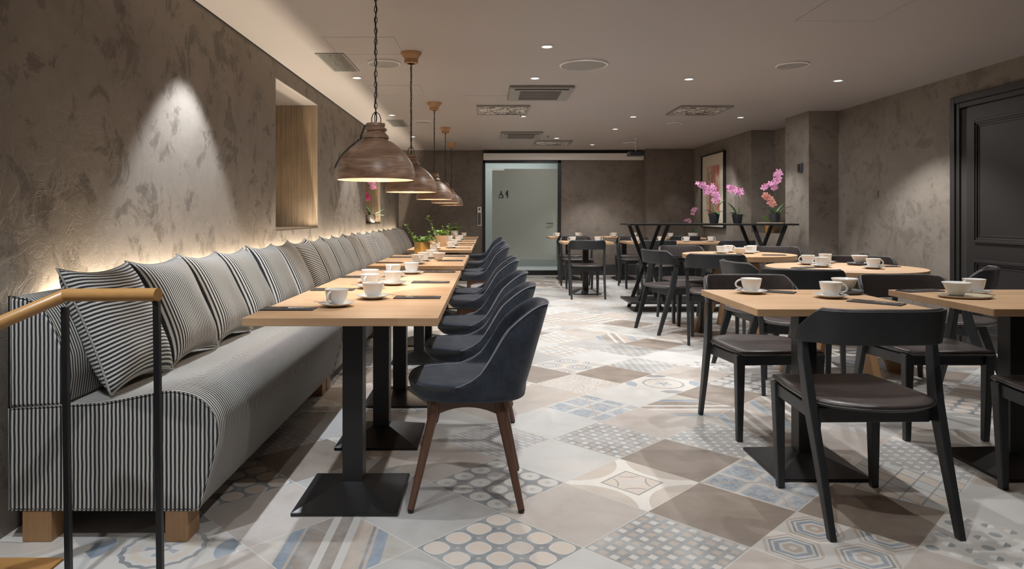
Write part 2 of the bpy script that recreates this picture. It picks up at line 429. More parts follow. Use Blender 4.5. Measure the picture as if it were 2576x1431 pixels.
def dots(t, u, v):
    row = t.M('FLOOR', t.M('MULTIPLY', v, 6))
    fu = cell(t, t.M('ADD', u, t.M('MULTIPLY', t.M('MODULO', row, 2), .0833)), 6); fv = cell(t, v, 6)
    r = t.M('SQRT', t.M('ADD', t.M('MULTIPLY', fu, fu), t.M('MULTIPLY', fv, fv)))
    col = t.M('MODULO', t.M('ADD', t.M('FLOOR', t.M('MULTIPLY', u, 6)), row), 2)
    c = t.mix(t.M('LESS_THAN', t.M('ABSOLUTE', t.M('SUBTRACT', r, .44)), .04), CREAM, (.62, .62, .61))
    return t.mix(t.M('LESS_THAN', r, .3), c, t.mix(col, (.24, .28, .30), (.80, .78, .75)))
def blocks(t, u, v):
    k = t.n.new('ShaderNodeTexBrick'); k.inputs['Scale'].default_value = 3.2; k.inputs['Mortar Size'].default_value = .03
    k.inputs['Color1'].default_value = (.62, .6, .58, 1); k.inputs['Color2'].default_value = (.5, .42, .36, 1); k.inputs['Mortar'].default_value = (*BLUE, 1)
    cb = t.n.new('ShaderNodeCombineXYZ'); t.l.new(u, cb.inputs[0]); t.l.new(v, cb.inputs[1]); t.l.new(cb.outputs[0], k.inputs['Vector'])
    return k.outputs[0]
def speck(t, u, v):
    n = t.noise(t.world(), 55, 2, .6)
    return t.mix(t.range(n, .5, .55), CREAM, (.48, .38, .32))
def swirl(t, u, v):
    r, a = rad(t, u, v, .15, .85)
    w = t.M('FRACT', t.M('ADD', t.M('MULTIPLY', r, 2.2), t.M('MULTIPLY', t.M('SINE', t.M('MULTIPLY', a, 6)), .06)))
    return t.ramp(w, [(0, (.6, .52, .45)), (.4, CREAM), (.46, (.6, .52, .45)), (.66, (.76, .73, .68)), (.9, BRN), (.93, (.6, .52, .45))], 'CONSTANT')
TYPES = [('plain_light', plain((.55, .545, .535), (.64, .635, .625))), ('plain_brown', plain((.23, .185, .155), (.35, .30, .262))),
         ('plain_pink', plain((.45, .385, .34), (.56, .51, .475))), ('plain_grey', plain((.38, .37, .36), (.50, .49, .48))),
         ('weave', weave(9)), ('smallweave', weave(11, (.28, .29, .30), (.66, .66, .65), (.40, .36, .33))), ('circles', circles), ('lattice', lattice),
         ('ogee', ogee), ('stripes', diag(0)), ('stripes2', diag(1)), ('hexes', hexes), ('cubes', cubes), ('ring', ring), ('curvesq', curvesq),
         ('dots', dots), ('blocks', blocks), ('speck', speck), ('swirl', swirl)]
IDX = {n: i for i, (n, _) in enumerate(TYPES)}
tmats = []
for n, fn in TYPES:
    pl = n.startswith('plain')
    tmats.append(tile_mat('cement tile '+n.replace('_', ' '), fn, wash=.25 if pl else .55,
                          washc=(.66, .66, .65) if n != 'plain_brown' else (.42, .365, .32)))
S = .400
F_ = 1722.
def ground(px, py): d = F_*1.12/(py-543); return Vector(((px-1228)*d/F_, d))
ea, eb = Vector((math.sqrt(.5), -math.sqrt(.5)))*S, Vector((math.sqrt(.5), math.sqrt(.5)))*S
obs = {(0,0):(1389.5,1106.2),(1,0):(1555.8,1156.6),(2,0):(1757.1,1211.1),(3,0):(1996.1,1285.2),(0,1):(1512.5,1062.9),(1,1):(1673.2,1104.8),
       (2,1):(1863.3,1152.4),(1,-1):(1418.8,1215.3),(2,-1):(1628.5,1286.6),(3,-1):(1885.7,1369),(2,-2):(1471.9,1371.8)}
O = Vector((0, 0))
for (a, b), p in obs.items(): O += (ground(*p)-ea*a-eb*b)/len(obs)
FIX = {(0,0):'weave',(1,0):'plain_brown',(2,0):'lattice',(0,-1):'plain_light',(1,-1):'curvesq',(2,-1):'plain_brown',(3,-1):'hexes',(1,-2):'plain_pink',
       (2,-2):'weave',(0,-2):'circles',(1,-3):'ogee',(0,-3):'plain_grey',(0,-4):'stripes',(-1,-3):'plain_grey',(0,1):'plain_pink',(1,1):'smallweave',(0,2):'stripes2',
       (-1,1):'lattice',(-1,0):'plain_light',(-1,2):'plain_light',(-1,-1):'blocks',(2,1):'swirl',(3,0):'plain_brown',(3,1):'cubes',(4,0):'dots',(4,1):'plain_light',
       (3,-2):'plain_pink',(2,2):'plain_pink',(1,2):'stripes',(-2,1):'plain_pink',(-2,2):'speck',(-1,3):'ring',(-2,3):'plain_brown',(-2,0):'plain_pink',
       (-1,-5):'ring',(-1,-4):'plain_pink',(-2,-6):'swirl',(-2,-5):'plain_grey',(0,-5):'plain_pink',(-2,-1):'plain_light',(-1,-2):'plain_pink',(2,-3):'plain_light',(1,-4):'plain_grey',(3,2):'smallweave',(4,2):'plain_pink',(1,3):'stripes',
       (0,3):'plain_brown',(-2,4):'smallweave',(-3,3):'hexes',(-3,4):'plain_light',(-3,5):'weave',(-2,5):'plain_light',(-4,6):'stripes'}
pats = [n for n, _ in TYPES if not n.startswith('plain')]
plains = ['plain_light', 'plain_light', 'plain_pink', 'plain_grey', 'plain_brown']
bm = bmesh.new(); uvl = bm.loops.layers.uv.new('UVMap')
vc = {}
def vtx(a, b):
    if (a, b) not in vc:
        p = O+ea*a+eb*b; vc[(a, b)] = bm.verts.new((p.x, p.y, 0))
    return vc[(a, b)]
for a in range(-45, 30):
    for b in range(-30, 45):
        c = O+ea*(a+.5)+eb*(b+.5)
        if not (XL-.5 < c.x < XR+.5 and YF-.4 < c.y < YB+.6): continue
        f = bm.faces.new((vtx(a, b), vtx(a+1, b), vtx(a+1, b+1), vtx(a, b+1)))
        rr = random.Random(a*977+b*131+5)
        nm = FIX.get((a, b)) or (rr.choice(plains) if (a+b) % 2 or rr.random() < .12 else rr.choice(pats))
        f.material_index = IDX[nm]
        for lp, uv in zip(f.loops, ((0, 0), (1, 0), (1, 1), (0, 1))): lp[uvl].uv = uv
for co, no in (((XL-.06, 0, 0), (-1, 0, 0)), ((XR+.06, 0, 0), (1, 0, 0)), ((0, YF, 0), (0, -1, 0)), ((0, YB, 0), (0, 1, 0))):
    bmesh.ops.bisect_plane(bm, geom=bm.verts[:]+bm.edges[:]+bm.faces[:], plane_co=co, plane_no=no, clear_outer=True)
for co, no in (((-1.38, 0, 0), (1, 0, 0)), ((0, 2.235, 0), (0, 1, 0))):
    bmesh.ops.bisect_plane(bm, geom=bm.verts[:]+bm.edges[:]+bm.faces[:], plane_co=co, plane_no=no)
bmesh.ops.delete(bm, geom=[f for f in bm.faces if f.calc_center_median().x < -1.38 and f.calc_center_median().y < 2.235], context='FACES')
for f in bm.faces:
    if f.normal.z < 0: f.normal_flip()
ex = bmesh.ops.extrude_face_region(bm, geom=bm.faces[:])
bmesh.ops.translate(bm, vec=(0, 0, -.1), verts=[e for e in ex['geom'] if isinstance(e, bmesh.types.BMVert)])
bmesh.ops.recalc_face_normals(bm, faces=bm.faces)
me = bpy.data.meshes.new('floor'); bm.to_mesh(me); bm.free()
for m in tmats: me.materials.append(m)
fl = bpy.data.objects.new('floor', me); COL.objects.link(fl); tag(fl, kind='structure')

# stairwell edge and first oak step
struct('trim_1', MB().box(XL-.02, -1.385, 2.04, 2.232, -.06, .008), 'oak_honey', bevel=.004)
struct('trim_2', MB().box(XL-.02, -1.385, 2.2, 2.26, -.4, -.062).box(XL-.02, -1.40, 1.55, 2.2, -.26, -.22), 'baseboard')
struct('trim_3', MB().box(-1.385, -1.375, -2, 2.232, -.4, -.005), 'baseboard')

# ------------------------------------------------------------------ room shell
struct('ceiling', MB().box(XL-.6, XR+.3, YF, YB+.3, ZC, ZC+.1), 'ceiling')
# left wall with two niches
N1, N2 = (5.44, 6.80), (9.45, 10.74)
w = MB()
for y0, y1 in ((YF, N1[0]), (N1[1], N2[0]), (N2[1], YB)): w.box(XL-.45, XL, y0, y1, -.5, ZC)
for y0, y1 in (N1, N2): w.box(XL-.45, XL, y0, y1, -.1, 1.0); w.box(XL-.45, XL, y0, y1, 2.22, ZC)
struct('wall_left', w, 'plaster')
for i, (y0, y1) in enumerate((N1, N2)):
    b = MB().box(XL-.43, XL-.41, y0, y1, 1.0, 2.22)
    b.box(XL-.41, XL-.002, y1-.012, y1-.001, 1.012, 2.215).box(XL-.41, XL-.002, y0+.001, y0+.012, 1.012, 2.215).box(XL-.41, XL-.002, y0+.001, y1-.001, 1.0, 1.012)
    struct('trim_%d' % (4+i), b, 'plank')
    struct('trim_%d' % (6+i), MB().box(XL-.41, XL-.002, y0+.001, y1-.001, 2.216, 2.22), 'ceiling')
# back wall with door opening
DX0, DX1, DZ = -.098, 1.375, 2.17
w = MB().box(XL, DX0, YB, YB+.12, 0, ZC).box(DX1, XR+.1, YB, YB+.12, 0, ZC).box(DX0, DX1, YB, YB+.12, DZ, ZC)
w.box(2.93, 3.80, YB-.3, YB, 0, ZC)
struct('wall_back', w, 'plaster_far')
# right wall pieces
w = MB().box(XR, XR+.2, YF, 8.09, 0, ZC)
w.box(3.79, XR+.2, 8.09, 8.73, 0, ZC)
w.box(3.80, XR+.2, 8.73, 9.89, 0, .88).box(XR, XR+.2, 8.73, 9.89, .88, ZC)
w.box(3.80, XR+.2, 9.89, YB, 0, ZC)
struct('wall_right', w, 'plaster_right')
struct('wall_front', MB().box(XL-.5, XR+.2, YF-.1, YF, -.5, ZC), 'plaster')
struct('baseboard_back', MB().box(DX1+.04, 2.93, YB-.015, YB, 0, .2).box(2.915, 3.8, YB-.315, YB-.3, 0, .2).box(XL, DX0-.05, YB-.015, YB, 0, .2), 'baseboard')
struct('baseboard_right', MB().box(XR-.015, XR, YF, 4.85, 0, .15).box(XR-.015, XR, 6.12, 8.08, 0, .15).box(3.775, 3.79, 8.08, 8.73, 0, .15)
       .box(3.785, 3.8, 8.73, 12.6, 0, .15), 'baseboard')
# shadow gap line at left wall top
struct('trim_8', MB().box(XL, XL+.006, YF, YB, ZC-.012, ZC), 'vent_gap_dark')
# corridor behind glass door
struct('trim_9', MB().box(-.7, 2., 15.2, 15.3, 0, 2.6).box(-.8, -.7, YB+.13, 15.2, 0, 2.6).box(2, 2.1, YB+.13, 15.2, 0, 2.6).box(-.8, 2.1, YB+.13, 15.3, 2.5, 2.6), 'corridor')
struct('trim_10', MB().box(-.8, 2.1, YB, 15.3, -.1, 0), tmats[3])
# glass door 1
d = bpy.data.objects.new('door_1', None); COL.objects.link(d); d.location = (0, YB, 0); tag(d, kind='structure')
make('door_frame', MB().box(DX0, DX0+.045, -.03, .08, 0, DZ).box(DX1-.06, DX1, -.03, .08, 0, DZ).box(DX0, DX1, -.03, .08, DZ-.05, DZ).box(DX0, DX1, -.03, .08, 0, .09), 'black_metal', d, bevel=.004)
make('frosted_pane', MB().box(.075, DX1-.06, .01, .022, .29, DZ-.16), 'frost', d)
make('clear_pane', MB().box(DX0+.045, .075, .01, .02, .09, DZ-.05).box(.075, DX1-.06, .01, .02, .09, .29).box(.075, DX1-.06, .01, .02, DZ-.16, DZ-.05), 'glass', d)
def pix(px, py, y): return ((px-1228)*y/F_, 1.12-(py-543)*y/F_)
sg = MB()   # small black pictograms: seated and standing figures, as seen on the glass
x, z = pix(1261, 490, YB)
sg.tube([(x, .004, z+.075), (x, .004, z+.062)], .014, 8)
sg.bar((x, .004, z+.055), (x-.006, .004, z+.0), .026, .024, .004).bar((x-.006, .004, z), (x+.03, .004, z-.005), .018, .016, .004).bar((x+.03, .004, z), (x+.036, .004, z-.045), .014, .012, .004)
sg.tube([(x-.008+.036*math.cos(a), .004, z-.02+.036*math.sin(a)) for a in [i*2*PI/16 for i in range(16)]], .005, 6, True)
sg.bar((x-.05, .004, z-.055), (x+.045, .004, z-.055), .01, .01, .004)
x2 = x+.115
sg.tube([(x2, .004, z+.078), (x2, .004, z+.062)], .014, 8)
sg.bar((x2-.005, .004, z+.057), (x2, .004, z-.01), .04, .03, .004).bar((x2+.004, .004, z), (x2+.008, .004, z-.062), .02, .014, .004).bar((x2-.012, .004, z+.05), (x2-.03, .004, z+.012), .014, .01, .004)
make('pictogram', sg, 'black_metal', d)
make('door_handle', MB().tube([(1.22, -.012, .98), (1.22, -.05, .98), (1.10, -.05, .98)], .01, 8), 'black_metal', d)
# panelled door on the right wall
d = bpy.data.objects.new('door_2', None); COL.objects.link(d); d.location = (XR, 0, 0); tag(d, kind='structure')
def frame_yz(mb, y0, y1, z0, z1, wd, x0, x1):
    mb.box(x0, x1, y0, y0+wd, z0, z1).box(x0, x1, y1-wd, y1, z0, z1).box(x0, x1, y0+wd, y1-wd, z1-wd, z1)
    return mb
c = MB().box(-.035, 0, 6.03, 6.09, 0, 2.165).box(-.035, 0, 4.85, 4.91, 0, 2.165).box(-.035, 0, 4.91, 6.03, 2.105, 2.165)
c.box(-.022, 0, 5.985, 6.03, 0, 2.105).box(-.022, 0, 4.91, 4.955, 0, 2.105).box(-.022, 0, 4.955, 5.985, 2.06, 2.105)
make('door_casing', c, 'door', d, bevel=.005)
make('door_leaf', MB().box(-.012, -.002, 4.97, 5.905, .01, 2.05), 'door', d)
make('door_gap', MB().box(-.006, -.001, 5.905, 5.985, 0, 2.06).box(-.006, -.001, 4.955, 5.985, 2.05, 2.062), 'vent_gap_dark', d)
for z0, z1 in ((.895, 1.93), (.14, .75)):
    p = MB()
    for k, (ins, xo, wd) in enumerate(((0, -.03, .022), (.022, -.022, .016), (.055, -.016, .006))):
        y0, y1, a, b2 = 5.06+ins, 5.81-ins, z0+ins, z1-ins
        p.box(xo, -.012, y0, y0+wd, a, b2).box(xo, -.012, y1-wd, y1, a, b2).box(xo, -.012, y0+wd, y1-wd, a, a+wd).box(xo, -.012, y0+wd, y1-wd, b2-wd, b2)
    make('door_panel', p, 'door', d, bevel=.003)

# projection screen, wall devices
s = thing('projection_screen', 'long white roller projection screen case above glass door', 'screen', (1.41, YB-.075, 2.17))
make('case', MB().box(-1.5, 1.5, -.055, .055, 0, .125), 'white_paint', s, bevel=.006)
make('end_cap', MB().box(1.5, 1.51, -.05, .05, .005, .12), 'grey_plastic', s)
make('gap_shade_strip', MB().box(-1.5, 1.5, .03, .075, .125, .19), 'vent_gap_dark', s)  # near-black box painting the shade in the gap above the case
p = thing('projector', 'small black projector hanging in front of white screen case', 'projector', (2.35, 10.9, ZC+.004))
make('body', MB().box(-.12, .12, -.1, .1, -.29, -.22), 'black_metal', p, bevel=.01)
make('bracket', MB().lathe([(.006, -.22), (.006, 0)], 10, cap=True).lathe([(.04, -.012), (.04, 0)], 16, cap=True), 'white_paint', p)
make('lens', MB().lathe([(.03, 0), (.03, .02), (.0, .022)], 16).__class__().tube([(.05, .1, -.255), (.05, .125, -.255)], .028, 16), 'pot_glass', p)
i = thing('door_terminal', 'slim white access terminal on wall left of glass door', 'wall device', (-.165, YB, 1.12))
make('plate', MB().box(-.04, .04, -.02, 0, -.19, .17), 'white_paint', i, bevel=.004)
make('keypad', MB().box(-.028, .028, -.026, -.02, -.17, .06), 'slate', i, bevel=.003)
make('camera_eye', MB().tube([(0, -.02, .125), (0, -.03, .125)], .018, 14), 'vent_gap_dark', i)
c = thing('thermostat', 'small dark box on the projecting wall pillar', 'wall device', (3.795, 8.29, 1.70))
make('housing', MB().box(-.03, 0, -.05, .05, -.055, .055), 'slate', c, bevel=.004)
make('cover_plate', MB().box(-.036, -.03, -.03, .035, -.045, .045), 'vent_gap_dark', c)
c = thing('light_switch', 'single square wall switch on right plaster wall', 'switch', (XR, 7.3, 1.35))
make('plate', MB().box(-.008, 0, -.042, .042, -.042, .042), 'plaster_right', c, bevel=.002)
make('rocker', MB().box(-.012, -.008, -.028, .028, -.028, .028), 'plaster_right', c, bevel=.002)

# framed print
c = thing('framed_print', 'tall framed abstract print in coral and cream on wall behind orchids', 'picture', (3.80, 11.51, 1.545))
make('frame', MB().box(-.045, 0, -.58, -.56, -.625, .625).box(-.045, 0, .56, .58, -.625, .625).box(-.045, 0, -.56, .56, .605, .625).box(-.045, 0, -.56, .56, -.625, -.605), 'black_metal', c)
t = NT('abstract print', .5); v = t.coord(); x_, y_, z_ = t.xyz(v)[:3]
inn = t.M('MULTIPLY', t.M('LESS_THAN', t.M('ABSOLUTE', y_), .33), t.M('LESS_THAN', t.M('ABSOLUTE', z_), .42))
nn = t.noise(t.coord(scale=(1, 3, 1)), 2.5, 3, .6, .8)
art = t.ramp(nn, [(.30, (.35, .12, .09)), (.42, (.62, .20, .15)), (.52, (.72, .42, .34)), (.6, (.70, .62, .52)), (.72, (.2, .17, .16))])
t.color(t.mix(inn, (.72, .65, .52), art)); MAT['art'] = t.done()
make('print', MB().box(-.02, -.004, -.56, .56, -.605, .605), 'art', c)

# ------------------------------------------------------------------ ceiling fittings
def mk_down():
    t_ = thing('recessed_downlight', '', 'ceiling light')
    make('trim_ring', MB().lathe([(.047, -.001), (.047, -.006), (.036, -.007), (.034, -.001)], 24), 'white_paint', t_, smooth=True)
    make('lens', MB().lathe([(.034, -.002), (.0, -.0025)], 24), 'lamp_on', t_)
    return t_
PD = Proto(mk_down)
downs = [(.43, 5.0, 'nearest of the downlights, in front of the big round speaker'), (.42, 6.15, 'beside near edge of the first ceiling cassette'), (-1.175, 6.13, 'by the left wall past the slatted vent'),
         (1.815, 6.19, 'middle ceiling, between the two larger round speakers'), (3.2, 6.26, 'right ceiling, near the pillar'), (1.81, 8.54, 'mid ceiling beyond the square crystal panels'),
         (3.17, 8.6, 'over the orchids on the bar table'), (1.81, 9.75, 'second farthest in the middle line'), (1.09, 10.9, 'bright one just before the farthest crystal panel'),
         (-1.32, 3.8, 'washing the wall over the near cushions'), (-1.18, 8.4, 'by the left wall between the two niches'), (-1.18, 10.7, 'at the far end of the left wall'),
         (.43, 8.5, 'between the nearer crystal panel and far cassette'), (1.81, 11.9, 'farthest one near the screen case')]
for x, y, ph in downs: PD.at((x, y, ZC), 0, 'small recessed downlight, '+ph, 'recessed downlights')
def mk_speaker():
    t_ = thing('ceiling_speaker', '', 'speaker')
    make('rim', MB().lathe([(1, -.0), (1, -.012), (.93, -.016), (.92, -.004)], 40), 'white_paint', t_, smooth=True)
    make('grille', MB().lathe([(.93, -.010), (.5, -.012), (0, -.0125)], 40), 'grey_plastic', t_, smooth=True)
    return t_
PS = Proto(mk_speaker)
for x, y, r, ph in ((.78, 5.59, .197, 'largest one, in the middle of the ceiling'), (-.84, 5.53, .13, 'behind the nearest pendant chain'), (2.49, 5.6, .13, 'right ceiling, before the pillar'),
                    (-.86, 8.97, .115, 'between second and third pendant cords'), (2.5, 9.16, .11, 'right ceiling beyond the crystal panel'), (2.4, 11.6, .11, 'farthest, near the right end of screen case')):
    o = PS.at((x, y, ZC), 0, 'round grey ceiling speaker, '+ph, 'ceiling speakers'); o.scale = (r, r, 1)
def mk_vent():
    t_ = thing('ceiling_vent', '', 'vent')
    make('frame', MB().box(-.11, .11, -.32, -.305, -.008, 0).box(-.11, .11, .305, .32, -.008, 0).box(-.11, -.095, -.305, .305, -.008, 0).box(.095, .11, -.305, .305, -.008, 0), 'grey_plastic', t_)
    make('backing', MB().box(-.095, .095, -.305, .305, -.002, -.0005), 'vent_gap_dark', t_)
    s_ = MB()
    for k in range(13): s_.box(-.092+k*.0145, -.084+k*.0145, -.305, .305, -.007, -.0025)
    make('slats', s_, 'grey_plastic', t_)
    return t_
PV = Proto(mk_vent)
PV.at((-1.21, 5.53, ZC), 0, 'slatted ceiling vent above the near niche', 'slatted ceiling vents')
PV.at((-1.21, 9.15, ZC), 0, 'slatted ceiling vent farther along, beside the first pendant shade', 'slatted ceiling vents')
def mk_cass():
    t_ = thing('air_conditioner', '', 'air conditioner')
    make('panel', MB().box(-.31, .31, -.36, .36, -.03, 0), 'grey_plastic', t_, bevel=.008)
    make('outlet_slot', MB().box(-.26, .26, -.335, -.28, -.034, -.03), 'vent_gap_dark', t_)
    make('intake_grille', MB().box(-.2, .2, -.2, .25, -.033, -.03), 'vent_gap_dark', t_)
    g_ = MB()
    for k in range(9): g_.box(-.2, .2, -.195+k*.055, -.18+k*.055, -.037, -.0335)
    make('intake_slats', g_, 'grey_plastic', t_)
    return t_
PC = Proto(mk_cass)
PC.at((.515, 6.86, ZC), 0, 'square ceiling air conditioner cassette, the nearer one', 'ceiling cassettes')
PC.at((.5, 10.43, ZC), 0, 'square ceiling air conditioner cassette, the farther one', 'ceiling cassettes')
def mk_cry():
    t_ = thing('crystal_ceiling_light', '', 'ceiling light')
    make('frame', MB().box(-.3, .3, -.32, -.295, -.02, 0).box(-.3, .3, .295, .32, -.02, 0).box(-.3, -.275, -.295, .295, -.02, 0).box(.275, .3, -.295, .295, -.02, 0), 'grey_plastic', t_)
    make('crystal_panel', MB().box(-.275, .275, -.295, .295, -.014, -.004), 'crystal', t_)
    return t_
PK = Proto(mk_cry)
PK.at((.17, 7.97, ZC), 0, 'speckled square ceiling fixture, left of the two nearer ones', 'crystal ceiling fixtures')
PK.at((2.46, 8.0, ZC), 0, 'speckled square ceiling fixture on the right, over the bar table', 'crystal ceiling fixtures')
PK.at((1.09, 11.55, ZC), 0, 'speckled square ceiling fixture, farthest one', 'crystal ceiling fixtures')
def mk_smoke():
    t_ = thing('sprinkler_head', '', 'sprinkler')
    make('flange', MB().lathe([(.035, 0), (.033, -.008), (0, -.01)], 20), 'grey_plastic', t_, smooth=True)
    make('nozzle', MB().lathe([(.01, -.008), (.008, -.03), (.02, -.032), (0, -.034)], 12), 'steel', t_, smooth=True)
    return t_
PM = Proto(mk_smoke)
PM.at((.4, 8.35, ZC+.003), 0, 'small sprinkler head just past the near left crystal fixture', 'sprinkler heads')
PM.at((.93, 10.6, ZC+.003), 0, 'small sprinkler head right of the farther cassette', 'sprinkler heads')
# thin flush hatch outlines in the ceiling
def mk_hatch():
    t_ = thing('ceiling_hatch', '', 'hatch')
    make('joint', MB().box(-.25, .25, -.25, -.247, -.0015, 0).box(-.25, .25, .247, .25, -.0015, 0).box(-.25, -.247, -.25, .25, -.0015, 0).box(.247, .25, -.25, .25, -.0015, 0), 'grey_plastic', t_)
    make('cover', MB().box(-.246, .246, -.246, .246, -.001, -.0002), 'ceiling', t_)
    return t_
PH = Proto(mk_hatch)
PH.at((-.9, 5.0, ZC), 0, 'faint square ceiling hatch beside the nearest pendant chain', 'ceiling hatches')
PH.at((-.9, 6.75, ZC), 0, 'faint square ceiling hatch between two left canopies', 'ceiling hatches')
PH.at((0, 7.3, ZC), 0, 'faint square ceiling hatch around near left crystal fixture', 'ceiling hatches')
PH.at((2.2, 4.1, ZC), 0, 'faint square ceiling hatch over the right foreground table', 'ceiling hatches')

# ------------------------------------------------------------------ pendant lamps
def mk_pend():
    t_ = thing('pendant_lamp', '', 'pendant lamp')
    zr = 0.0   # origin at the rim
    outer = [(.196, 0), (.1975, .012), (.197, .028), (.193, .052), (.184, .080), (.168, .108), (.147, .135), (.122, .160), (.096, .181), (.079, .192), (.068, .196), (.062, .200), (.062, .204),
             (.067, .209), (.065, .218), (.056, .229), (.047, .238), (.047, .242), (.055, .248), (.056, .256), (.047, .262), (.043, .266), (.048, .272), (.047, .284), (.02, .285), (0, .285)]
    inner = [(.0, .19), (.06, .182), (.11, .155), (.145, .12), (.168, .085), (.182, .045), (.187, .0)]
    make('shade', MB().lathe(list(reversed(outer)) + list(reversed(inner)), 56), 'mango', t_, smooth=30)
    make('bulb', MB().lathe([(0, .085), (.02, .09), (.028, .105), (.024, .122), (.015, .132), (.013, .14)], 20), 'bulb', t_, smooth=True)
    make('bulb_socket', MB().lathe([(.017, .13), (.02, .145), (.02, .185)], 16), 'black_metal', t_, smooth=True)
    b = MB()
    for a0 in (0, 2*PI/3, 4*PI/3):
        ca, sa = math.cos(a0+.5), math.sin(a0+.5)
        b.tube([(.026*ca, .026*sa, .283), (.027*ca, .027*sa, .31), (.02*ca, .02*sa, .33), (.004*ca, .004*sa, .342)], .0022, 8)
    make('hanger', b, 'black_metal', t_, smooth=True)
    ch = MB(); z = .345; k = 0; H = ZC-1.30
    while z < H-.075:
        pts = []
        for i_ in range(12):
            a = 2*PI*i_/12; px, pz = .007*math.cos(a), .0165*math.sin(a)
            pts.append(((px, 0, z+pz) if k % 2 else (0, px, z+pz)))
        ch.tube(pts, .0021, 5, True); z += .027; k += 1
    make('chain', ch, 'black_metal', t_, smooth='all')
    cord = [(.004*math.sin(i_*.9), .004*math.cos(i_*.7), .285+i_*(H-.36)/36) for i_ in range(37)]
    make('cord', MB().tube(cord, .0028, 6), 'black_metal', t_, smooth='all')
    make('canopy', MB().lathe([(.03, H-.085), (.052, H-.082), (.052, H-.05), (.064, H-.03), (.078, H-.012), (.08, H), (0, H)], 36), 'canopy_wood', t_, smooth=30)
    return t_
PP = Proto(mk_pend)
pend = [(-.565, 3.44), (-.585, 5.2), (-.59, 7.5), (-.60, 9.6), (-.625, 11.65)]
ord_ = ['nearest and largest, over the first bench table', 'second from the front', 'third from the front', 'fourth from the front', 'farthest of the row']
for i, (x, y) in enumerate(pend):
    o = PP.at((x, y, 1.30), i*1.1, 'carved brown wooden dome pendant on a chain, '+ord_[i], 'wooden pendant lamps over the bench tables')
    if i == 0:
        first_pend = o
dr = MB()
prev = [(.049, .27), (.058, .25), (.068, .22), (.07, .208), (.1, .182), (.126, .160), (.151, .135), (.172, .108), (.188, .080), (.197, .055)]
acc = []
for k in range(len(prev)-1):
    for q in range(4):
        f = q/4; acc.append((prev[k][0]*(1-f)+prev[k+1][0]*f+.004, prev[k][1]*(1-f)+prev[k+1][1]*f))
for k, (r, z) in enumerate(acc):
    pts = []
    for i_ in range(8):
        a = 2*PI*i_/8; s1, s2 = .009*math.cos(a), .004*math.sin(a)
        k2 = min(k+1, len(acc)-1); k1 = max(k2-1, 0); dv = Vector((acc[k2][0]-acc[k1][0], 0, acc[k2][1]-acc[k1][1])).normalized()
        side = Vector((0, 1, 0)) if k % 2 else Vector((-dv.z, 0, dv.x))
        pts.append(Vector((r, 0, z))+dv*s1+side*s2)
    dr.tube(pts, .0014, 5, True)
o = make('draped_chain', dr, 'black_metal', first_pend, smooth='all'); o.rotation_euler = (0, 0, R(195))

# ------------------------------------------------------------------ bench modules
seat_prof = [(-1.645, .11), (-1.00, .11), (-.992, .118), (-.975, .18), (-.95, .27), (-.932, .34), (-.93, .385), (-.938, .425), (-.958, .46), (-.99, .49), (-1.04, .51), (-1.12, .515), (-1.32, .476), (-1.645, .458)]
back_prof = [(-1.645, .46), (-1.46, .468), (-1.448, .56), (-1.452, .63), (-1.475, .70), (-1.505, .765), (-1.54, .81), (-1.585, .836), (-1.645, .845)]
def pipe_loop(prof, y, r=.005): return MB().tube([(x, y, z) for x, z in prof], r, 6, True)
def smooth_prof(P, q=4):
    out = []; n = len(P)
    for i in range(n-1):
        p0, p1, p2, p3 = P[max(i-1, 0)], P[i], P[i+1], P[min(i+2, n-1)]
        if i == 0 or i == n-2 or math.hypot(p2[0]-p1[0], p2[1]-p1[1]) > .3: out.append(p1); continue
        for k in range(q):
            t = k/q
            out.append(tuple(.5*(2*p1[a]+(p2[a]-p0[a])*t+(2*p0[a]-5*p1[a]+4*p2[a]-p3[a])*t*t+(3*p1[a]-p0[a]-3*p2[a]+p3[a])*t**3) for a in (0, 1)))
    return out+[P[-1]]
seat_prof = seat_prof[:2]+smooth_prof(seat_prof[2:-1])+seat_prof[-1:]
back_prof = back_prof[:2]+smooth_prof(back_prof[2:-1])+back_prof[-1:]
def mk_bench():
    t_ = thing('banquette_bench', '', 'bench')
    L = 2.01
    s1 = make('seat', MB().extrude([(x+1.3, z) for x, z in seat_prof], 0, L), 'stripe', t_, smooth=35, bevel=.006)
    s2 = make('backrest', MB().extrude([(x+1.3, z) for x, z in back_prof], 0, L), 'stripe', t_, smooth=35, bevel=.012)
    for prof, par in ((seat_prof, s1), (back_prof, s2)):
        for y in (.002, L-.002): make('piping', MB().tube([(x+1.3, y, z) for x, z in prof], .0042, 6, True), 'stripe', par, smooth='all')
    for x0, x1 in ((-1.11, -1.032), (-1.60, -1.50)):
        for y0, y1 in ((.0, .10), (L-.10, L)):
            make('leg', MB().box(x0+1.3, x1+1.3, y0, y1, 0, .111), 'oak_leg', t_, bevel=.003)
    return t_
PB = Proto(mk_bench)
bl = ['nearest section, its striped end facing the viewer', 'second section', 'third section', 'fourth section', 'farthest section, by the back wall']
for i in range(5):
    PB.at((-1.3, 2.35+i*2.03, 0), 0, 'black and white ticking striped banquette bench, '+bl[i], 'striped bench along the left wall')

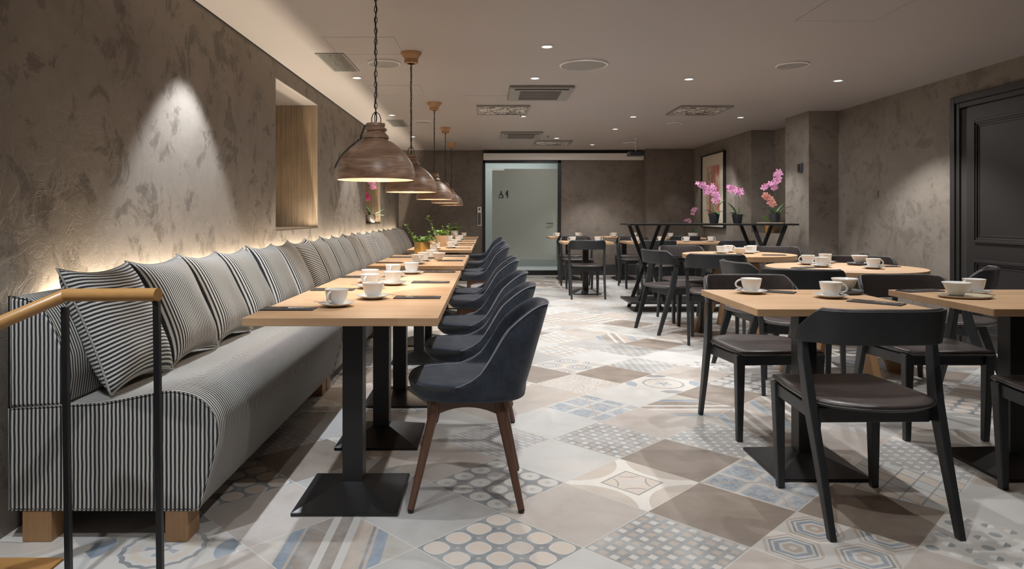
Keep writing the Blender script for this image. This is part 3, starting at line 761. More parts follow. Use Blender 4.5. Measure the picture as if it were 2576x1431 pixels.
def mk_cush(horizontal):
    n = 24; A = .228; AZ = .245; T = .085
    bm = bmesh.new(); uvl = bm.loops.layers.uv.new('UVMap')
    def P(i, j, s):
        u, v = -1+2*i/n, -1+2*j/n
        x = A*u*(1-.10*(1-v*v)); z = AZ*v*(1-.135*(1-u*u))
        th = T*((1-u**4)*(1-v**4))**.62*(1+.05*math.sin(5*u+2*v))
        return (x, s*th, z+.245)
    for s in (1, -1):
        vs = [[bm.verts.new(P(i, j, s)) for i in range(n+1)] for j in range(n+1)]
        for j in range(n):
            for i in range(n):
                q = [(i, j), (i+1, j), (i+1, j+1), (i, j+1)]
                f = bm.faces.new([vs[b][a] for a, b in q]); f.smooth = True
                for lp, (a, b) in zip(f.loops, q):
                    uu, vv = a/n*.49, b/n*.49
                    lp[uvl].uv = (vv, uu) if horizontal else (uu, vv)
    bmesh.ops.remove_doubles(bm, verts=bm.verts, dist=.0002)
    bmesh.ops.recalc_face_normals(bm, faces=bm.faces)
    me = bpy.data.meshes.new('scatter_cushion'); bm.to_mesh(me); bm.free(); me.materials.append(MAT['stripe_uv'])
    o = bpy.data.objects.new('scatter_cushion', me); COL.objects.link(o); tag(o, '', 'cushion')
    b = MB(); pts = []
    for side in range(4):
        for k in range(n):
            u = -1+2*k/n
            uv = [(u, -1), (1, u), (-u, 1), (-1, -u)][side]
            pts.append((A*uv[0]*(1-.10*(1-uv[1]**2)), 0, AZ*uv[1]*(1-.135*(1-uv[0]**2))+.245))
    make('seam', b.tube(pts, .004, 6, True), 'seam', o, smooth='all')
    return o
cu = [mk_cush(True), mk_cush(False)]; used = [False, False]
nord = ['first', 'second', 'third', 'fourth', 'fifth', 'sixth', 'seventh', 'eighth', 'ninth', 'tenth', 'eleventh', 'twelfth', 'thirteenth', 'fourteenth', 'fifteenth', 'sixteenth', 'seventeenth', 'eighteenth', 'nineteenth', 'twentieth']
for i in range(20):
    k = 0 if i % 6 == 0 else 1
    y = 2.64+i*.472+(.0 if i % 6 else .0)
    src = cu[k]
    if used[k]:
        c = copy_tree(src)
    else: c = src; used[k] = True
    rr = random.Random(i+3)
    c.rotation_mode = 'XYZ'
    # lean back: local y (thickness) toward +X, local x along Y
    lean = R(25+rr.uniform(-2, 1.5)); yaw = R(90+rr.uniform(-3, 1)); roll = R(rr.uniform(-2.5, 3) if i else 1)
    m = Matrix.Translation((-1.325, y, .482)) @ Matrix.Rotation(yaw, 4, 'Z') @ Matrix.Rotation(-lean, 4, 'X') @ Matrix.Rotation(roll, 4, 'Y')
    c.matrix_world = m
    c['label'] = ('striped cushion with %s stripes leaning on bench, %s from the front' % ('horizontal' if k == 0 else 'upright', nord[i]))
    c['group'] = 'striped cushions along the bench'

# ------------------------------------------------------------------ handrail
h = thing('stair_handrail', 'round honey oak handrail on black steel posts before the bench', 'handrail', (-1.15, 2.06, 0))
def Lp(px, py, d): x, z = pix(px, py, d); return (x+1.15, d-2.06, z)
pts = [Lp(-60, 838, 1.93), Lp(0, 812, 1.96), Lp(160, 744, 2.07), Lp(172, 741.5, 2.075)]
rail = MB().tube(pts[:3]+[Lp(170, 742, 2.075)], .0195, 20)
make('sloping_rail', rail, 'oak_honey', h, smooth=50)
make('top_rail', MB().tube([Lp(166, 742, 2.07), Lp(398, 741, 2.0)], .0195, 24), 'oak_honey', h, smooth=50)
for a, b in ((Lp(163.5, 772, 2.07), (0, 0, 0)), (Lp(394, 757, 2.0), (0, 0, 0))):
    x0, y0, z0 = a
    make('post', MB().bar((x0+.012, y0, -.30 if x0 < -.2 else .0), (x0, y0, z0), .017, .017, .017), 'black_metal', h, bevel=.001)
make('post_flange', MB().box(pix(394, 757, 2.0)[0]+1.15-.03, pix(394, 757, 2.0)[0]+1.15+.05, -.1, -.02, 0, .006), 'black_metal', h)

# ------------------------------------------------------------------ square pedestal tables
def mk_table(W=.71, D=.715, py=0., bev=.002):
    def f():
        t_ = thing('dining_table', '', 'table')
        make('tabletop', MB().box(-W/2, W/2, -D/2, D/2, .72, .75), 'oak', t_, bevel=bev)
        make('column', MB().box(-.04, .04, py-.04, py+.04, .05, .72), 'black_metal', t_, bevel=.003)
        b = MB(); h_ = .2
        b.box(-h_, h_, py-h_, py+h_, 0, .014)
        vs = [(-h_+.006, py-h_+.006, .014), (h_-.006, py-h_+.006, .014), (h_-.006, py+h_-.006, .014), (-h_+.006, py+h_-.006, .014), (-.042, py-.042, .07), (.042, py-.042, .07), (.042, py+.042, .07), (-.042, py+.042, .07)]
        b.add(vs, [(4, 5, 6, 7), (0, 1, 5, 4), (1, 2, 6, 5), (2, 3, 7, 6), (3, 0, 4, 7)])
        make('base_plate', b, 'black_metal', t_, bevel=.004)
        make('mounting_plate', MB().box(-.15, .15, py-.15, py+.15, .708, .72), 'black_metal', t_)
        return t_
    return f
PT = Proto(mk_table(py=-.09))
rows = [2.838, 3.558, 4.278, 5.43, 6.15, 7.79, 8.51, 9.80, 10.52, 12.1]
for i, y in enumerate(rows):
    PT.at((-.537, y, 0), 0, 'oak table on black pedestal beside the striped bench, %s from the front' % nord[i], 'oak tables along the bench')
PT2 = Proto(mk_table(.70, .72, 0))
rt = [(1.42, 3.08, 'oak table on black pedestal in right foreground, its left one'), (2.36, 3.08, 'oak table on black pedestal cut by the right photo edge'),
      (1.41, 9.92, 'oak table far back right, behind the chair nearest the glass door'), (1.42, 12.2, 'small oak table against back wall beside the glass door'),
      (2.32, 9.92, 'oak table far back, partly behind the left legs of bar table'), (2.42, 12.2, 'oak table at back wall, middle of three there'),
      (3.04, 9.92, 'oak table far back, seen below middle of the black bar table'), (3.38, 12.05, 'oak table in back right corner with the small orchid')]
for x, y, l in rt: PT2.at((x, y, 0), 0, l, 'square oak tables on the right side')

# round tables
def mk_round():
    t_ = thing('round_table', '', 'table')
    make('tabletop', MB().lathe([(0, .70), (.50, .70), (.525, .712), (.525, .75), (0, .75)], 64), 'oak', t_, smooth=30)
    make('support_disc', MB().lathe([(0, .675), (.26, .675), (.26, .70), (0, .70)], 32), 'black_metal', t_, smooth=30)
    for k in range(4):
        a = R(90*k); ca, sa = math.cos(a), math.sin(a); px, py = -sa, ca
        vs = []
        for z, r0, r1, wd in ((.675, .08, .19, .05), (0, .33, .46, .05)):
            for r, s_ in ((r0, -1), (r1, -1), (r1, 1), (r0, 1)): vs.append((ca*r+px*s_*wd/2, sa*r+py*s_*wd/2, z))
        make('leg', MB().add(vs, [(0, 3, 2, 1), (4, 5, 6, 7), (0, 1, 5, 4), (1, 2, 6, 5), (2, 3, 7, 6), (3, 0, 4, 7)]), 'oak_leg', t_, bevel=.004)
    return t_
PR = Proto(mk_round)
PR.at((2.56, 4.93, 0), 0, 'round oak table with splayed oak legs, nearer of the two', 'round oak tables')
PR.at((2.43, 6.65, 0), .08, 'round oak table with splayed oak legs, farther of the two', 'round oak tables')

# bar table
b = thing('bar_table', 'long black bar table on crossed legs carrying the potted orchids', 'table', (2.62, 8.2, 0))
make('tabletop', MB().box(-.98, .97, -.3, .3, 1.01, 1.03), 'black_metal', b, bevel=.002)
make('lower_shelf', MB().box(-.98, .95, -.3, .3, .10, .125), 'black_metal', b, bevel=.002)
for yy in (-.2, .2):
    for xa, xb in ((-.89, -.51), (.48, .87)):
        make('leg', MB().bar((xb, yy, 0), (xa, yy, 1.01), .04, .04, .025), 'black_metal', b)
        make('leg', MB().bar((xa, yy+.0255, 0), (xb, yy+.0255, 1.01), .04, .04, .025), 'black_metal', b)

# ------------------------------------------------------------------ black wooden chairs
def mk_chair():
    t_ = thing('wooden_chair', '', 'chair')
    # seat shell: front straight, back rounded
    out = [(-.203, .25), (.203, .25), (.222, .1), (.232, -.08)] + [(.232*math.cos(a), -.10-.16*math.sin(a)) for a in [i*PI/14 for i in range(0, 15)]] + [(-.232, -.08), (-.222, .1)]
    cx, cy = 0, 0
    s = MB(); rings = []
    for k, (sc, z) in enumerate(((0.02, .452), (.5, .453), (.85, .458), (.97, .456), (1.0, .449), (.995, .437), (.96, .432), (0.02, .432))):
        for x, y in out:
            dish = 0
            s.v.append((x*sc, y*sc, z-(.006*(1-(sc)) if k < 4 else 0)))
    n = len(out)
    for k in range(7):
        for i in range(n): s.f.append((k*n+i, k*n+(i+1) % n, (k+1)*n+(i+1) % n, (k+1)*n+i))
    s.f.append(tuple(range(n))); s.f.append(tuple(7*n+i for i in range(n)))
    st = make('seat', s, 'leather', t_, smooth=60)
    make('seat_seam', MB().tube([(x*1.003, y*1.003, .443) for x, y in out], .0022, 5, True), 'leather_seam_sheen', st, smooth='all')
    fr = MB().bar((-.2, .2, .405), (.2, .2, .405), .02, .02, .05, up=(0, 0, 1)).bar((-.205, -.135, .395), (.205, -.135, .395), .02, .02, .055, up=(0, 0, 1))
    for sx in (-1, 1): fr.bar((sx*.2, .2, .405), (sx*.212, -.14, .395), .022, .022, .05, up=(0, 0, 1))
    make('seat_frame', fr, 'black_wood', t_, bevel=.003)
    for sx in (-1, 1):
        make('leg', MB().bar((sx*.195, .19, 0), (sx*.2, .205, .435), .028, .044, .03, .046), 'black_wood', t_, bevel=.004)
    # rear legs slant forward going up to the backrest ends
    for sx in (-1, 1):
        l = MB()
        P = [(sx*.225, -.275, 0), (sx*.228, -.205, .22), (sx*.234, -.135, .44), (sx*.241, -.105, .60), (sx*.2425, -.095, .70)]
        Wd = [.030, .034, .038, .034, .024]; Dp = [.030, .044, .056, .046, .030]
        vs = []
        for (x, y, z), w_, d_ in zip(P, Wd, Dp):
            for i_, j_ in ((-1, -1), (1, -1), (1, 1), (-1, 1)): vs.append((x+i_*w_/2*.8, y+j_*d_/2, z))
        fs = [(3, 2, 1, 0), tuple(16+q for q in range(4))]
        for k in range(4):
            for q in range(4): r_ = (q+1) % 4; fs.append((k*4+q, k*4+r_, k*4+4+r_, k*4+4+q))
        l.add(vs, fs); make('leg', l, 'black_wood', t_, bevel=.004)
    # bent plywood backrest
    m = MB(); N = 29; th = .013
    def P(i, row, off):
        u = -1+2*i/(N-1); a = u*R(84)
        sx = math.sin(a); x = .257*(abs(sx)**.68)*(1 if u > 0 else -1) if u else 0
        y = -.25+.20*(1-math.cos(a))**1.3
        e = max(0, (abs(u)-.66)/.34)
        top = .787-.085*e**1.15; bot = .665-.012*e
        lean = -.022*(row)
        z = bot+(top-bot)*row
        nx, ny = math.sin(a), -math.cos(a)
        return (x*(1+.01*row)+nx*off, y+lean+ny*off+.01, z)
    R_ = 5
    vs = []
    for off in (th/2, -th/2):
        for r_ in range(R_):
            for i in range(N): vs.append(P(i, r_/(R_-1), off))
    fs = []
    def id_(o_, r_, i): return o_*R_*N+r_*N+i
    for o_ in (0, 1):
        for r_ in range(R_-1):
            for i in range(N-1): fs.append((id_(o_, r_, i), id_(o_, r_, i+1), id_(o_, r_+1, i+1), id_(o_, r_+1, i)))
    for i in range(N-1):
        for r_ in (0, R_-1): fs.append((id_(0, r_, i), id_(0, r_, i+1), id_(1, r_, i+1), id_(1, r_, i)))
    for r_ in range(R_-1):
        for i in (0, N-1): fs.append((id_(0, r_, i), id_(0, r_+1, i), id_(1, r_+1, i), id_(1, r_, i)))
    m.add(vs, fs); bk = make('backrest', m, 'black_wood', t_, smooth=50, bevel=.003)
    pm = MB(); N0 = N
    i0, i1 = 2, N-3; pv = []; rowsP = [.05, .3, .6, .9, 1.03]
    for off in (-th/2+.001, -th/2-.011):
        for r_ in rowsP:
            for i in range(i0, i1+1): pv.append(P(i, r_, off if .1 < r_ < 1 else off*.9))
    n2 = i1-i0+1; pf = []
    for o_ in (0, 1):
        for r_ in range(4):
            for i in range(n2-1): a_ = o_*5*n2+r_*n2+i; pf.append((a_, a_+1, a_+n2+1, a_+n2))
    for i in range(n2-1):
        for r_ in (0, 4): a_ = r_*n2+i; pf.append((a_, a_+1, a_+5*n2+1, a_+5*n2))
    for r_ in range(4):
        for i in (0, n2-1): a_ = r_*n2+i; pf.append((a_, a_+n2, a_+6*n2, a_+5*n2))
    pm.add(pv, pf); bp = make('back_pad', pm, 'leather', t_, smooth=60, bevel=.003)
    loop = [P(i, 1.03, -th/2-.006) for i in range(i0, i1+1)] + [P(i1, r_, -th/2-.006) for r_ in (.8, .5, .2, .05)] + [P(i0, r_, -th/2-.006) for r_ in ()]
    make('pad_piping_sheen', MB().tube([P(i0, r_, -th/2-.006) for r_ in (.05, .3, .6, .85)]+loop, .003, 6), 'leather_seam_sheen', bp, smooth='all')  # pad edge piping, its pale tone painting the sheen of the leather
    return t_
PCH = Proto(mk_chair)
def chair_face(x, y, fx, fy, label):
    # seat centre (x,y), facing direction (fx,fy)
    PCH.at((x, y, 0), math.atan2(fy, fx)-PI/2, label, 'black bentwood dining chairs')
chair_face(1.405, 2.64, -.02, 1, 'black wooden chair with leather seat, nearest, its back to viewer')
chair_face(1.435, 3.60, .04, -1, 'black wooden chair facing the viewer behind the right foreground table')
chair_face(2.28, 3.60, 0, -1, 'black wooden chair facing the viewer behind the table cut by photo edge')
chair_face(2.31, 2.62, 0, 1, 'black wooden chair at the lower right photo edge, half cut off')
chair_face(2.02, 4.45, .35, 1, 'black wooden chair with its back to viewer at nearer round table')
chair_face(2.0, 5.0, 1, .05, 'black wooden chair facing right at left side of nearer round table')
chair_face(3.03, 4.50, -.75, .65, 'black wooden chair at right near side of nearer round table, by panelled door')
chair_face(2.95, 5.35, -.3, -1, 'black wooden chair at far right side of nearer round table')
chair_face(2.03, 6.12, .3, 1, 'black wooden chair with its back to viewer at farther round table')
chair_face(1.80, 6.70, .963, .27, 'black wooden chair facing right, leftmost at farther round table')
chair_face(2.12, 7.34, .05, -1, 'black wooden chair facing viewer behind left of farther round table')
chair_face(3.02, 7.12, -.25, -1, 'black wooden chair facing viewer behind right of farther round table')
chair_face(3.05, 6.05, -.8, .6, 'black wooden chair between the two round tables, near the pillar')
chair_face(1.345, 9.45, 0, 1, 'black wooden chair standing alone in aisle before the far left table')
chair_face(1.40, 10.72, 0, -1, 'black wooden chair facing viewer behind the far table nearest glass door')
chair_face(2.32, 10.72, 0, -1, 'black wooden chair facing viewer seen through the bar table legs')
chair_face(2.30, 9.42, 0, 1, 'black wooden chair with back to viewer just behind bar table')
chair_face(3.37, 9.42, 0, 1, 'black wooden chair with back to viewer below the orchids')
chair_face(1.42, 11.65, 0, 1, 'black wooden chair with back to viewer at table against back wall')
chair_face(2.42, 11.65, 0, 1, 'black wooden chair at back wall table, middle one')
chair_face(3.25, 11.45, 0, 1, 'black wooden chair before the table in back right corner')

# ------------------------------------------------------------------ blue felt chairs
def mk_blue():
    t_ = thing('upholstered_chair', '', 'chair')
    NTH = 96
    def sg(x): return (x > 0)-(x < 0)
    def outline(th, a, b, cy, ex):
        c, s_ = math.cos(th), math.sin(th)
        return a*sg(s_)*abs(s_)**(2/ex), cy+b*sg(c)*abs(c)**(2/ex)
    def rim(th):
        d_ = abs((math.degrees(th)+180) % 360-180)      # 0 front, 180 back
        k = min(1, max(0, (d_-80)/(152-80))); e_ = min(1, max(0, d_-78)/34); k = (1-(1-k)**2.1)*(.35*e_+.65*e_*e_*(3-2*e_))
        return k
    prof_n = 0; rows_ = []
    def ring(fn): rows_.append([fn(2*PI*i/NTH) for i in range(NTH)])
    zs = .475
    ring(lambda th: (*outline(th, .004, .004, .02, 2), zs-.004))
    ring(lambda th: (*outline(th, .12, .15, .02, 2.4), zs))
    ring(lambda th: (*outline(th, .185, .215, .025, 2.8), zs+.003))
    def wall(f, off):
        def g(th):
            k = rim(th); H = .30*k
            f2 = f
            a = .225+.008*f2*k-off; b = (.25 if math.cos(th) > 0 else .215+.095*f2*k)-off
            x, y = outline(th, a, b, .02, 2.9)
            # narrow the back toward the top
            x *= 1-.20*(f2*k)**2*(1 if math.cos(th) < 0 else 0)
            kk = min(1, k*5); z = zs-.012*kk+H*f2+.012*f2*kk-.008*f2*(1-kk)
            return (x, y, z)
        return g
    ring(wall(.0, .028)); ring(wall(.2, .022)); ring(wall(.45, .02)); ring(wall(.7, .019)); ring(wall(.9, .018)); ring(wall(.985, .013)); ring(wall(1.0, .006)); seam = len(rows_)-1
    ring(wall(.985, -.001)); ring(wall(.9, -.003)); ring(wall(.7, -.004)); ring(wall(.45, -.005)); ring(wall(.2, -.006)); ring(wall(-.02, -.006))
    ring(lambda th: (*outline(th, .228, .246 if math.cos(th) > 0 else .218, .02, 2.9), zs-.04))
    ring(lambda th: (*outline(th, .216, .225 if math.cos(th) > 0 else .212, .018, 2.9), zs-.062))
    ring(lambda th: (*outline(th, .15, .16, .0, 2.6), zs-.072))
    ring(lambda th: (*outline(th, .004, .004, .0, 2), zs-.072))
    m = MB()
    for r_ in rows_: m.v += r_
    for k in range(len(rows_)-1):
        for i in range(NTH): j = (i+1) % NTH; m.f.append((k*NTH+i, k*NTH+j, (k+1)*NTH+j, (k+1)*NTH+i))
    m.f.append(tuple(range(NTH))); m.f.append(tuple((len(rows_)-1)*NTH+i for i in range(NTH)))
    sh = make('shell', m, 'felt', t_, smooth='all')
    pts = [rows_[seam+1][i] for i in range(NTH)]
    pts = [(x*1.004, y*1.003, z+.001) for x, y, z in pts]
    make('edge_seam', MB().tube(pts, .0026, 5, True), 'stitch', sh, smooth='all')
    for sx in (-1, 1):
        for (fy, ty) in ((.247, .155), (-.17, -.085)):
            lg = make('leg', MB().tube([(sx*.215, fy, .012), (sx*.15, ty, .405)], .013, 14, taper=1.6), 'walnut', t_, smooth=50)
            make('glide', MB().lathe([(.011, 0), (.013, .012)], 12, sx*.215, fy, 0, True), 'black_metal', lg)
    fr = MB()
    for sx in (-1, 1):   # arched side aprons
        vs = []; n = 12
        for i in range(n+1):
            y = -.12+.31*i/n; u = -1+2*i/n; zb = .405-.022-.05*u*u
            for x in (sx*.152-.01, sx*.152+.01):
                vs += [(x, y, .408), (x, y, zb)]
        fs = []
        for i in range(n):
            a = i*4; b_ = a+4
            fs += [(a, b_, b_+1, a+1), (a+2, a+3, b_+3, b_+2), (a, a+2, b_+2, b_), (a+1, b_+1, b_+3, a+3)]
        fs += [(0, 1, 3, 2), (n*4, n*4+2, n*4+3, n*4+1)]
        fr.add(vs, fs)
    fr.box(-.15, .15, .12, .15, .365, .408).box(-.15, .15, -.1, -.07, .365, .408)
    make('apron', fr, 'walnut', t_)
    return t_
PBL = Proto(mk_blue)
for i, y in enumerate([2.80, 3.50, 4.25, 5.42, 5.93, 7.72, 8.2, 9.65, 11.45]):
    PBL.at((-.045, y, 0), PI/2+R(random.Random(i).uniform(-3, 3)) if i else PI/2, 'dark blue felt chair with walnut legs at bench tables, %s from the front' % nord[i], 'blue upholstered chairs')

# ------------------------------------------------------------------ tableware
def mk_cup():
    t_ = thing('coffee_cup', '', 'cup')
    make('body', MB().lathe([(0, .004), (.023, .004), (.025, 0), (.027, .005), (.0335, .011), (.0395, .024), (.0435, .041), (.0475, .062), (.0485, .065), (.047, .0655), (.042, .043), (.037, .024), (.028, .011), (0, .008)], 36), 'porcelain', t_, smooth='all')
    make('handle', MB().tube([(.0415+.029*math.sin(q)**.9, 0, .0385+.0195*math.cos(q)-.003*math.sin(q)) for q in [.02+3.05*i/18 for i in range(19)]], .0042, 10), 'porcelain', t_, smooth='all')
    return t_
PCUP = Proto(mk_cup)
def mk_saucer():
    o = make('saucer', MB().lathe([(0, .006), (.026, .006), (.03, .0075), (.05, .011), (.072, .0175), (.0735, .016), (.05, .007), (.035, .0), (0, .0)], 40), 'porcelain', smooth='all')
    return tag(o, '', 'saucer')
PSA = Proto(mk_saucer)
def mk_spoon():
    t_ = thing('teaspoon', '', 'spoon')
    make('handle', MB().add([(x, y, z) for x, w, z in ((-.065, .004, .003), (-.02, .0025, .004), (.03, .0018, .003), (.045, .002, .001)) for y in (-w, w)], [(0, 2, 3, 1), (2, 4, 5, 3), (4, 6, 7, 5)]), 'steel', t_, solid=.0012)
    make('bowl', MB().grid(lambda u, v: (.06+.018*v*math.cos(2*PI*u), .0115*v*math.sin(2*PI*u), -.001-.003*(1-v*v)+.003), 16, 4, True), 'steel', t_, smooth='all', solid=.001)
    return t_
PSP = Proto(mk_spoon)
def mk_nap():
    m = MB().box(-.105, .105, -.042, .042, 0, .0025).box(-.103, .105, -.040, .041, .0027, .005)
    return tag(make('napkin', m, 'napkin', bevel=.0015), '', 'napkin')
PN = Proto(mk_nap)
def mk_knife():
    t_ = thing('table_knife', '', 'knife')
    make('blade', MB().prism([(-.1, -.002), (-.085, -.008), (-.04, -.009), (0, -.006), (0, .004), (-.08, .004)], 0, .0012), 'steel', t_)
    make('handle', MB().prism([(0, -.005), (.08, -.0065), (.095, -.004), (.095, .004), (.08, .0055), (0, .004)], 0, .004), 'steel', t_, bevel=.001)
    return t_
PKN = Proto(mk_knife)
def mk_fork():
    t_ = thing('table_fork', '', 'fork')
    make('handle', MB().prism([(-.035, -.003), (.08, -.006), (.09, -.003), (.09, .003), (.08, .006), (-.035, .003)], 0, .003), 'steel', t_)
    f = MB().prism([(-.035, -.004), (-.045, -.0115), (-.058, -.012), (-.058, .012), (-.045, .0115), (-.035, .004)], 0, .002)
    for k in range(4): f.prism([(-.058, -.012+k*.0067), (-.1, -.011+k*.0067), (-.1, -.0095+k*.0067), (-.058, -.0083+k*.0067)], 0, .002)
    make('tines', f, 'steel', t_)
    return t_
PFK = Proto(mk_fork)
def mk_bowl():
    o = make('porcelain_bowl', MB().lathe([(0, .004), (.024, .004), (.026, 0), (.03, .008), (.044, .03), (.053, .052), (.058, .056), (.0585, .062), (.0555, .062), (.041, .032), (.025, .012), (0, .01)], 40), 'porcelain', smooth='all')
    return tag(o, '', 'bowl')
PBW = Proto(mk_bowl)
def mk_slate():
    m = MB().lathe([(0, 0), (.074, 0), (.085, .008), (.088, .018), (.083, .018), (.076, .012), (0, .011)], 40)
    return tag(make('slate_dish', m, 'slate', smooth='all'), '', 'dish')
PSL = Proto(mk_slate)
TT = .75
def setcup(x, y, where, ang=0., spoon=True):
    PSA.at((x, y, TT), 0, 'white saucer '+where, 'white saucers')
    PCUP.at((x, y, TT+.007), ang, 'white coffee cup '+where, 'white coffee cups')
    if spoon:
        a = ang+.9
        o = PSP.at((x+.05*math.sin(a), y-.05*math.cos(a), TT+.0155), a+.4, 'steel teaspoon on saucer '+where, 'teaspoons')
def setnap(x, y, where, rz=0., cut=True):
    PN.at((x, y, TT), rz, 'folded charcoal napkin '+where, 'charcoal napkins')
    if cut:
        c, s = math.cos(rz), math.sin(rz)
        PKN.at((x-s*(-.012)-.0*c, y+c*(-.012), TT+.0052), rz+.02, 'steel table knife on napkin '+where, 'table knives')
        PFK.at((x-s*.017, y+c*.017, TT+.0052), rz-.05, 'steel fork on napkin '+where, 'table forks')
T_ = ['the nearest bench table', 'second bench table', 'third bench table', 'fourth bench table', 'fifth bench table', 'sixth bench table', 'seventh bench table', 'eighth bench table', 'ninth bench table', 'farthest bench table']
for x, y, wh, an in ((-.62, 2.80, 'left, on the nearest bench table', -1.9), (-.515, 3.06, 'right, on the nearest bench table', 1.2), (-.605, 3.50, 'left near, on second bench table', -1.8), (-.51, 3.67, 'right, on second bench table', 1.4),
                     (-.655, 3.80, 'left far, on second bench table', 1.0), (-.58, 4.18, 'left, on third bench table', -1.7), (-.49, 4.38, 'right, on third bench table', 1.2), (-.545, 5.27, 'left, on fourth bench table', -1.2),
                     (-.53, 5.60, 'middle, on fourth bench table', 1.1)):
    setcup(x, y, wh, an)
for i in range(5, 10):
    y = rows[i]
    setcup(-.58, y-.18, 'left, on '+T_[i], -1.3, False); setcup(-.43, y+.08, 'right, on '+T_[i], 1.2, False)
setcup(-.50, 6.0, 'near edge of fifth bench table', .5, False)
PBW.at((-.415, 5.83-.08, TT), 0, 'white bowl among cups on fourth bench table'); 
for x, y, wh in ((-.79, 2.71, 'bench side of the nearest bench table'), (-.32, 3.09, 'aisle side of the nearest bench table'), (-.775, 3.42, 'bench side of second bench table'), (-.32, 3.80, 'aisle side of second bench table'),
                 (-.78, 4.13, 'bench side of third bench table'), (-.32, 4.50, 'aisle side of third bench table'), (-.775, 5.38, 'bench side of fourth bench table'), (-.31, 5.62, 'aisle side of fourth bench table'),
                 (-.775, 6.1, 'bench side of fifth bench table'), (-.31, 6.25, 'aisle side of fifth bench table')):
    setnap(x, y, wh)
for i in range(5, 10): setnap(-.30, rows[i]+.05, 'aisle side of '+T_[i], 0, False)
# right foreground table settings
setcup(1.257, 3.27, 'at the left on right foreground table', PI-.3); setcup(1.546, 3.09, 'in the middle of right foreground table', -.1)
PSL.at((1.695, 3.27, TT), 0, 'round dark slate dish on right foreground table', 'slate dishes')
PBW.at((1.70, 3.265, TT+.011), 0, 'white bowl on slate dish, right foreground table', 'porcelain bowls')
setnap(1.645, 2.905, 'at near right of right foreground table', R(-46)); setnap(1.38, 3.33, 'behind left cup on right foreground table', R(-35))
# table at the edge
pl = tag(make('oval_plate', MB().lathe([(0, 0), (.085, 0), (.097, .008), (.1, .013), (.094, .012), (.08, .007), (0, .006)], 40), 'stoneware', smooth='all', loc=(2.16, 3.10, TT)), 'oval beige stoneware plate on table at the right edge', 'plate')
pl.scale = (1.15, .9, 1)
PBW.at((2.135, 3.12, TT+.0065), 0, 'white bowl on beige plate, table at right edge', 'porcelain bowls')
setcup(2.30, 3.24, 'on table at the right edge', PI+.2); setnap(2.12, 3.36, 'behind bowl on table at right edge', .2)
# nearer round table
for x, y, wh, a in ((2.43, 5.20, 'leftmost, on nearer round table', PI), (2.41, 4.95, 'near left, on nearer round table', 0), (2.64, 5.36, 'at the back, on nearer round table', .5), (2.70, 4.80, 'near right, on nearer round table', 0)):
    setcup(x, y, wh, a)
PSL.at((2.80, 5.16, TT), 0, 'round dark slate dish on nearer round table', 'slate dishes'); PBW.at((2.80, 5.16, TT+.011), 0, 'white bowl on slate dish, nearer round table', 'porcelain bowls')
setnap(2.25, 4.86, 'at left of nearer round table', .5); setnap(2.88, 4.98, 'at right of nearer round table', .1)
# farther round table
for x, y, wh, a in ((2.30, 6.76, 'leftmost, on farther round table', .4), (2.56, 6.72, 'middle, on farther round table', 0), (2.66, 6.90, 'right, on farther round table', PI), (2.44, 6.95, 'at the back, on farther round table', 0)):
    setcup(x, y, wh, a, False)
PBW.at((2.43, 6.62, TT), 0, 'white bowl without dish on farther round table', 'porcelain bowls')
setnap(2.68, 6.42, 'at near right of farther round table', -.2)
# far square tables
for x0, y0, nm in ((1.41, 9.92, 'far table nearest the aisle'), (2.32, 9.92, 'far table behind bar table legs'), (3.04, 9.92, 'far table below the orchids'), (1.42, 12.2, 'back wall table beside glass door'), (2.42, 12.2, 'middle table at back wall'), (3.38, 12.05, 'corner table at back right')):
    setcup(x0-.2, y0-.12, 'left, on '+nm, PI, False); setcup(x0+.17, y0-.05, 'right, on '+nm, 0, False); setnap(x0, y0+.15, 'on '+nm, 0, False)

# ------------------------------------------------------------------ plants
def leaf_strip(mb, base, direction, length, width, up=.6, droop=1.2, n=7, thick=.0):
    d = Vector((direction[0], direction[1], 0)).normalized(); sd = Vector((-d.y, d.x, 0))
    p = Vector(base); ang = up; vs = []
    for i in range(n):
        f = i/(n-1); w_ = width*math.sin(PI*min(.97, .12+.86*f))**.7
        if i == n-1: w_ = .001
        vs += [p-sd*w_/2+Vector((0, 0, w_*.15)), p, p+sd*w_/2+Vector((0, 0, w_*.15))]
        p = p+(d*math.cos(ang)+Vector((0, 0, 1))*math.sin(ang))*length/(n-1); ang -= droop/(n-1)
    fs = []
    for i in range(n-1):
        for k in range(2): a = i*3+k; fs.append((a, a+1, a+4, a+3))
    mb.add(vs, fs)
def blossom(mb, c, s, az, seed):
    rr = random.Random(seed); nrm = Vector((math.cos(az), math.sin(az), rr.uniform(-.2, .35))).normalized()
    u = nrm.cross(Vector((0, 0, 1))).normalized(); v = u.cross(nrm)*-1
    c = Vector(c)
    for k in range(5):
        a = PI/2+k*2*PI/5; w_ = s*(.62 if k in (1, 4) else .42); L = s*(1. if k in (1, 4) else .92)
        d = u*math.cos(a)+v*math.sin(a); e = nrm.cross(d)
        P = [c, c+d*L*.4+e*w_*.5+nrm*s*.08, c+d*L*.8+e*w_*.42+nrm*s*.12, c+d*L+nrm*s*.05, c+d*L*.8-e*w_*.42+nrm*s*.12, c+d*L*.4-e*w_*.5+nrm*s*.08]
        mb.add(P, [(0, 1, 2, 3, 4, 5)])
    mb.add([c+nrm*s*.05, c+nrm*s*.3+v*s*.1, c+nrm*s*.3-v*s*.25+u*s*.12, c+nrm*s*.3-v*s*.25-u*s*.12], [(0, 1, 2), (0, 2, 3), (0, 3, 1)])
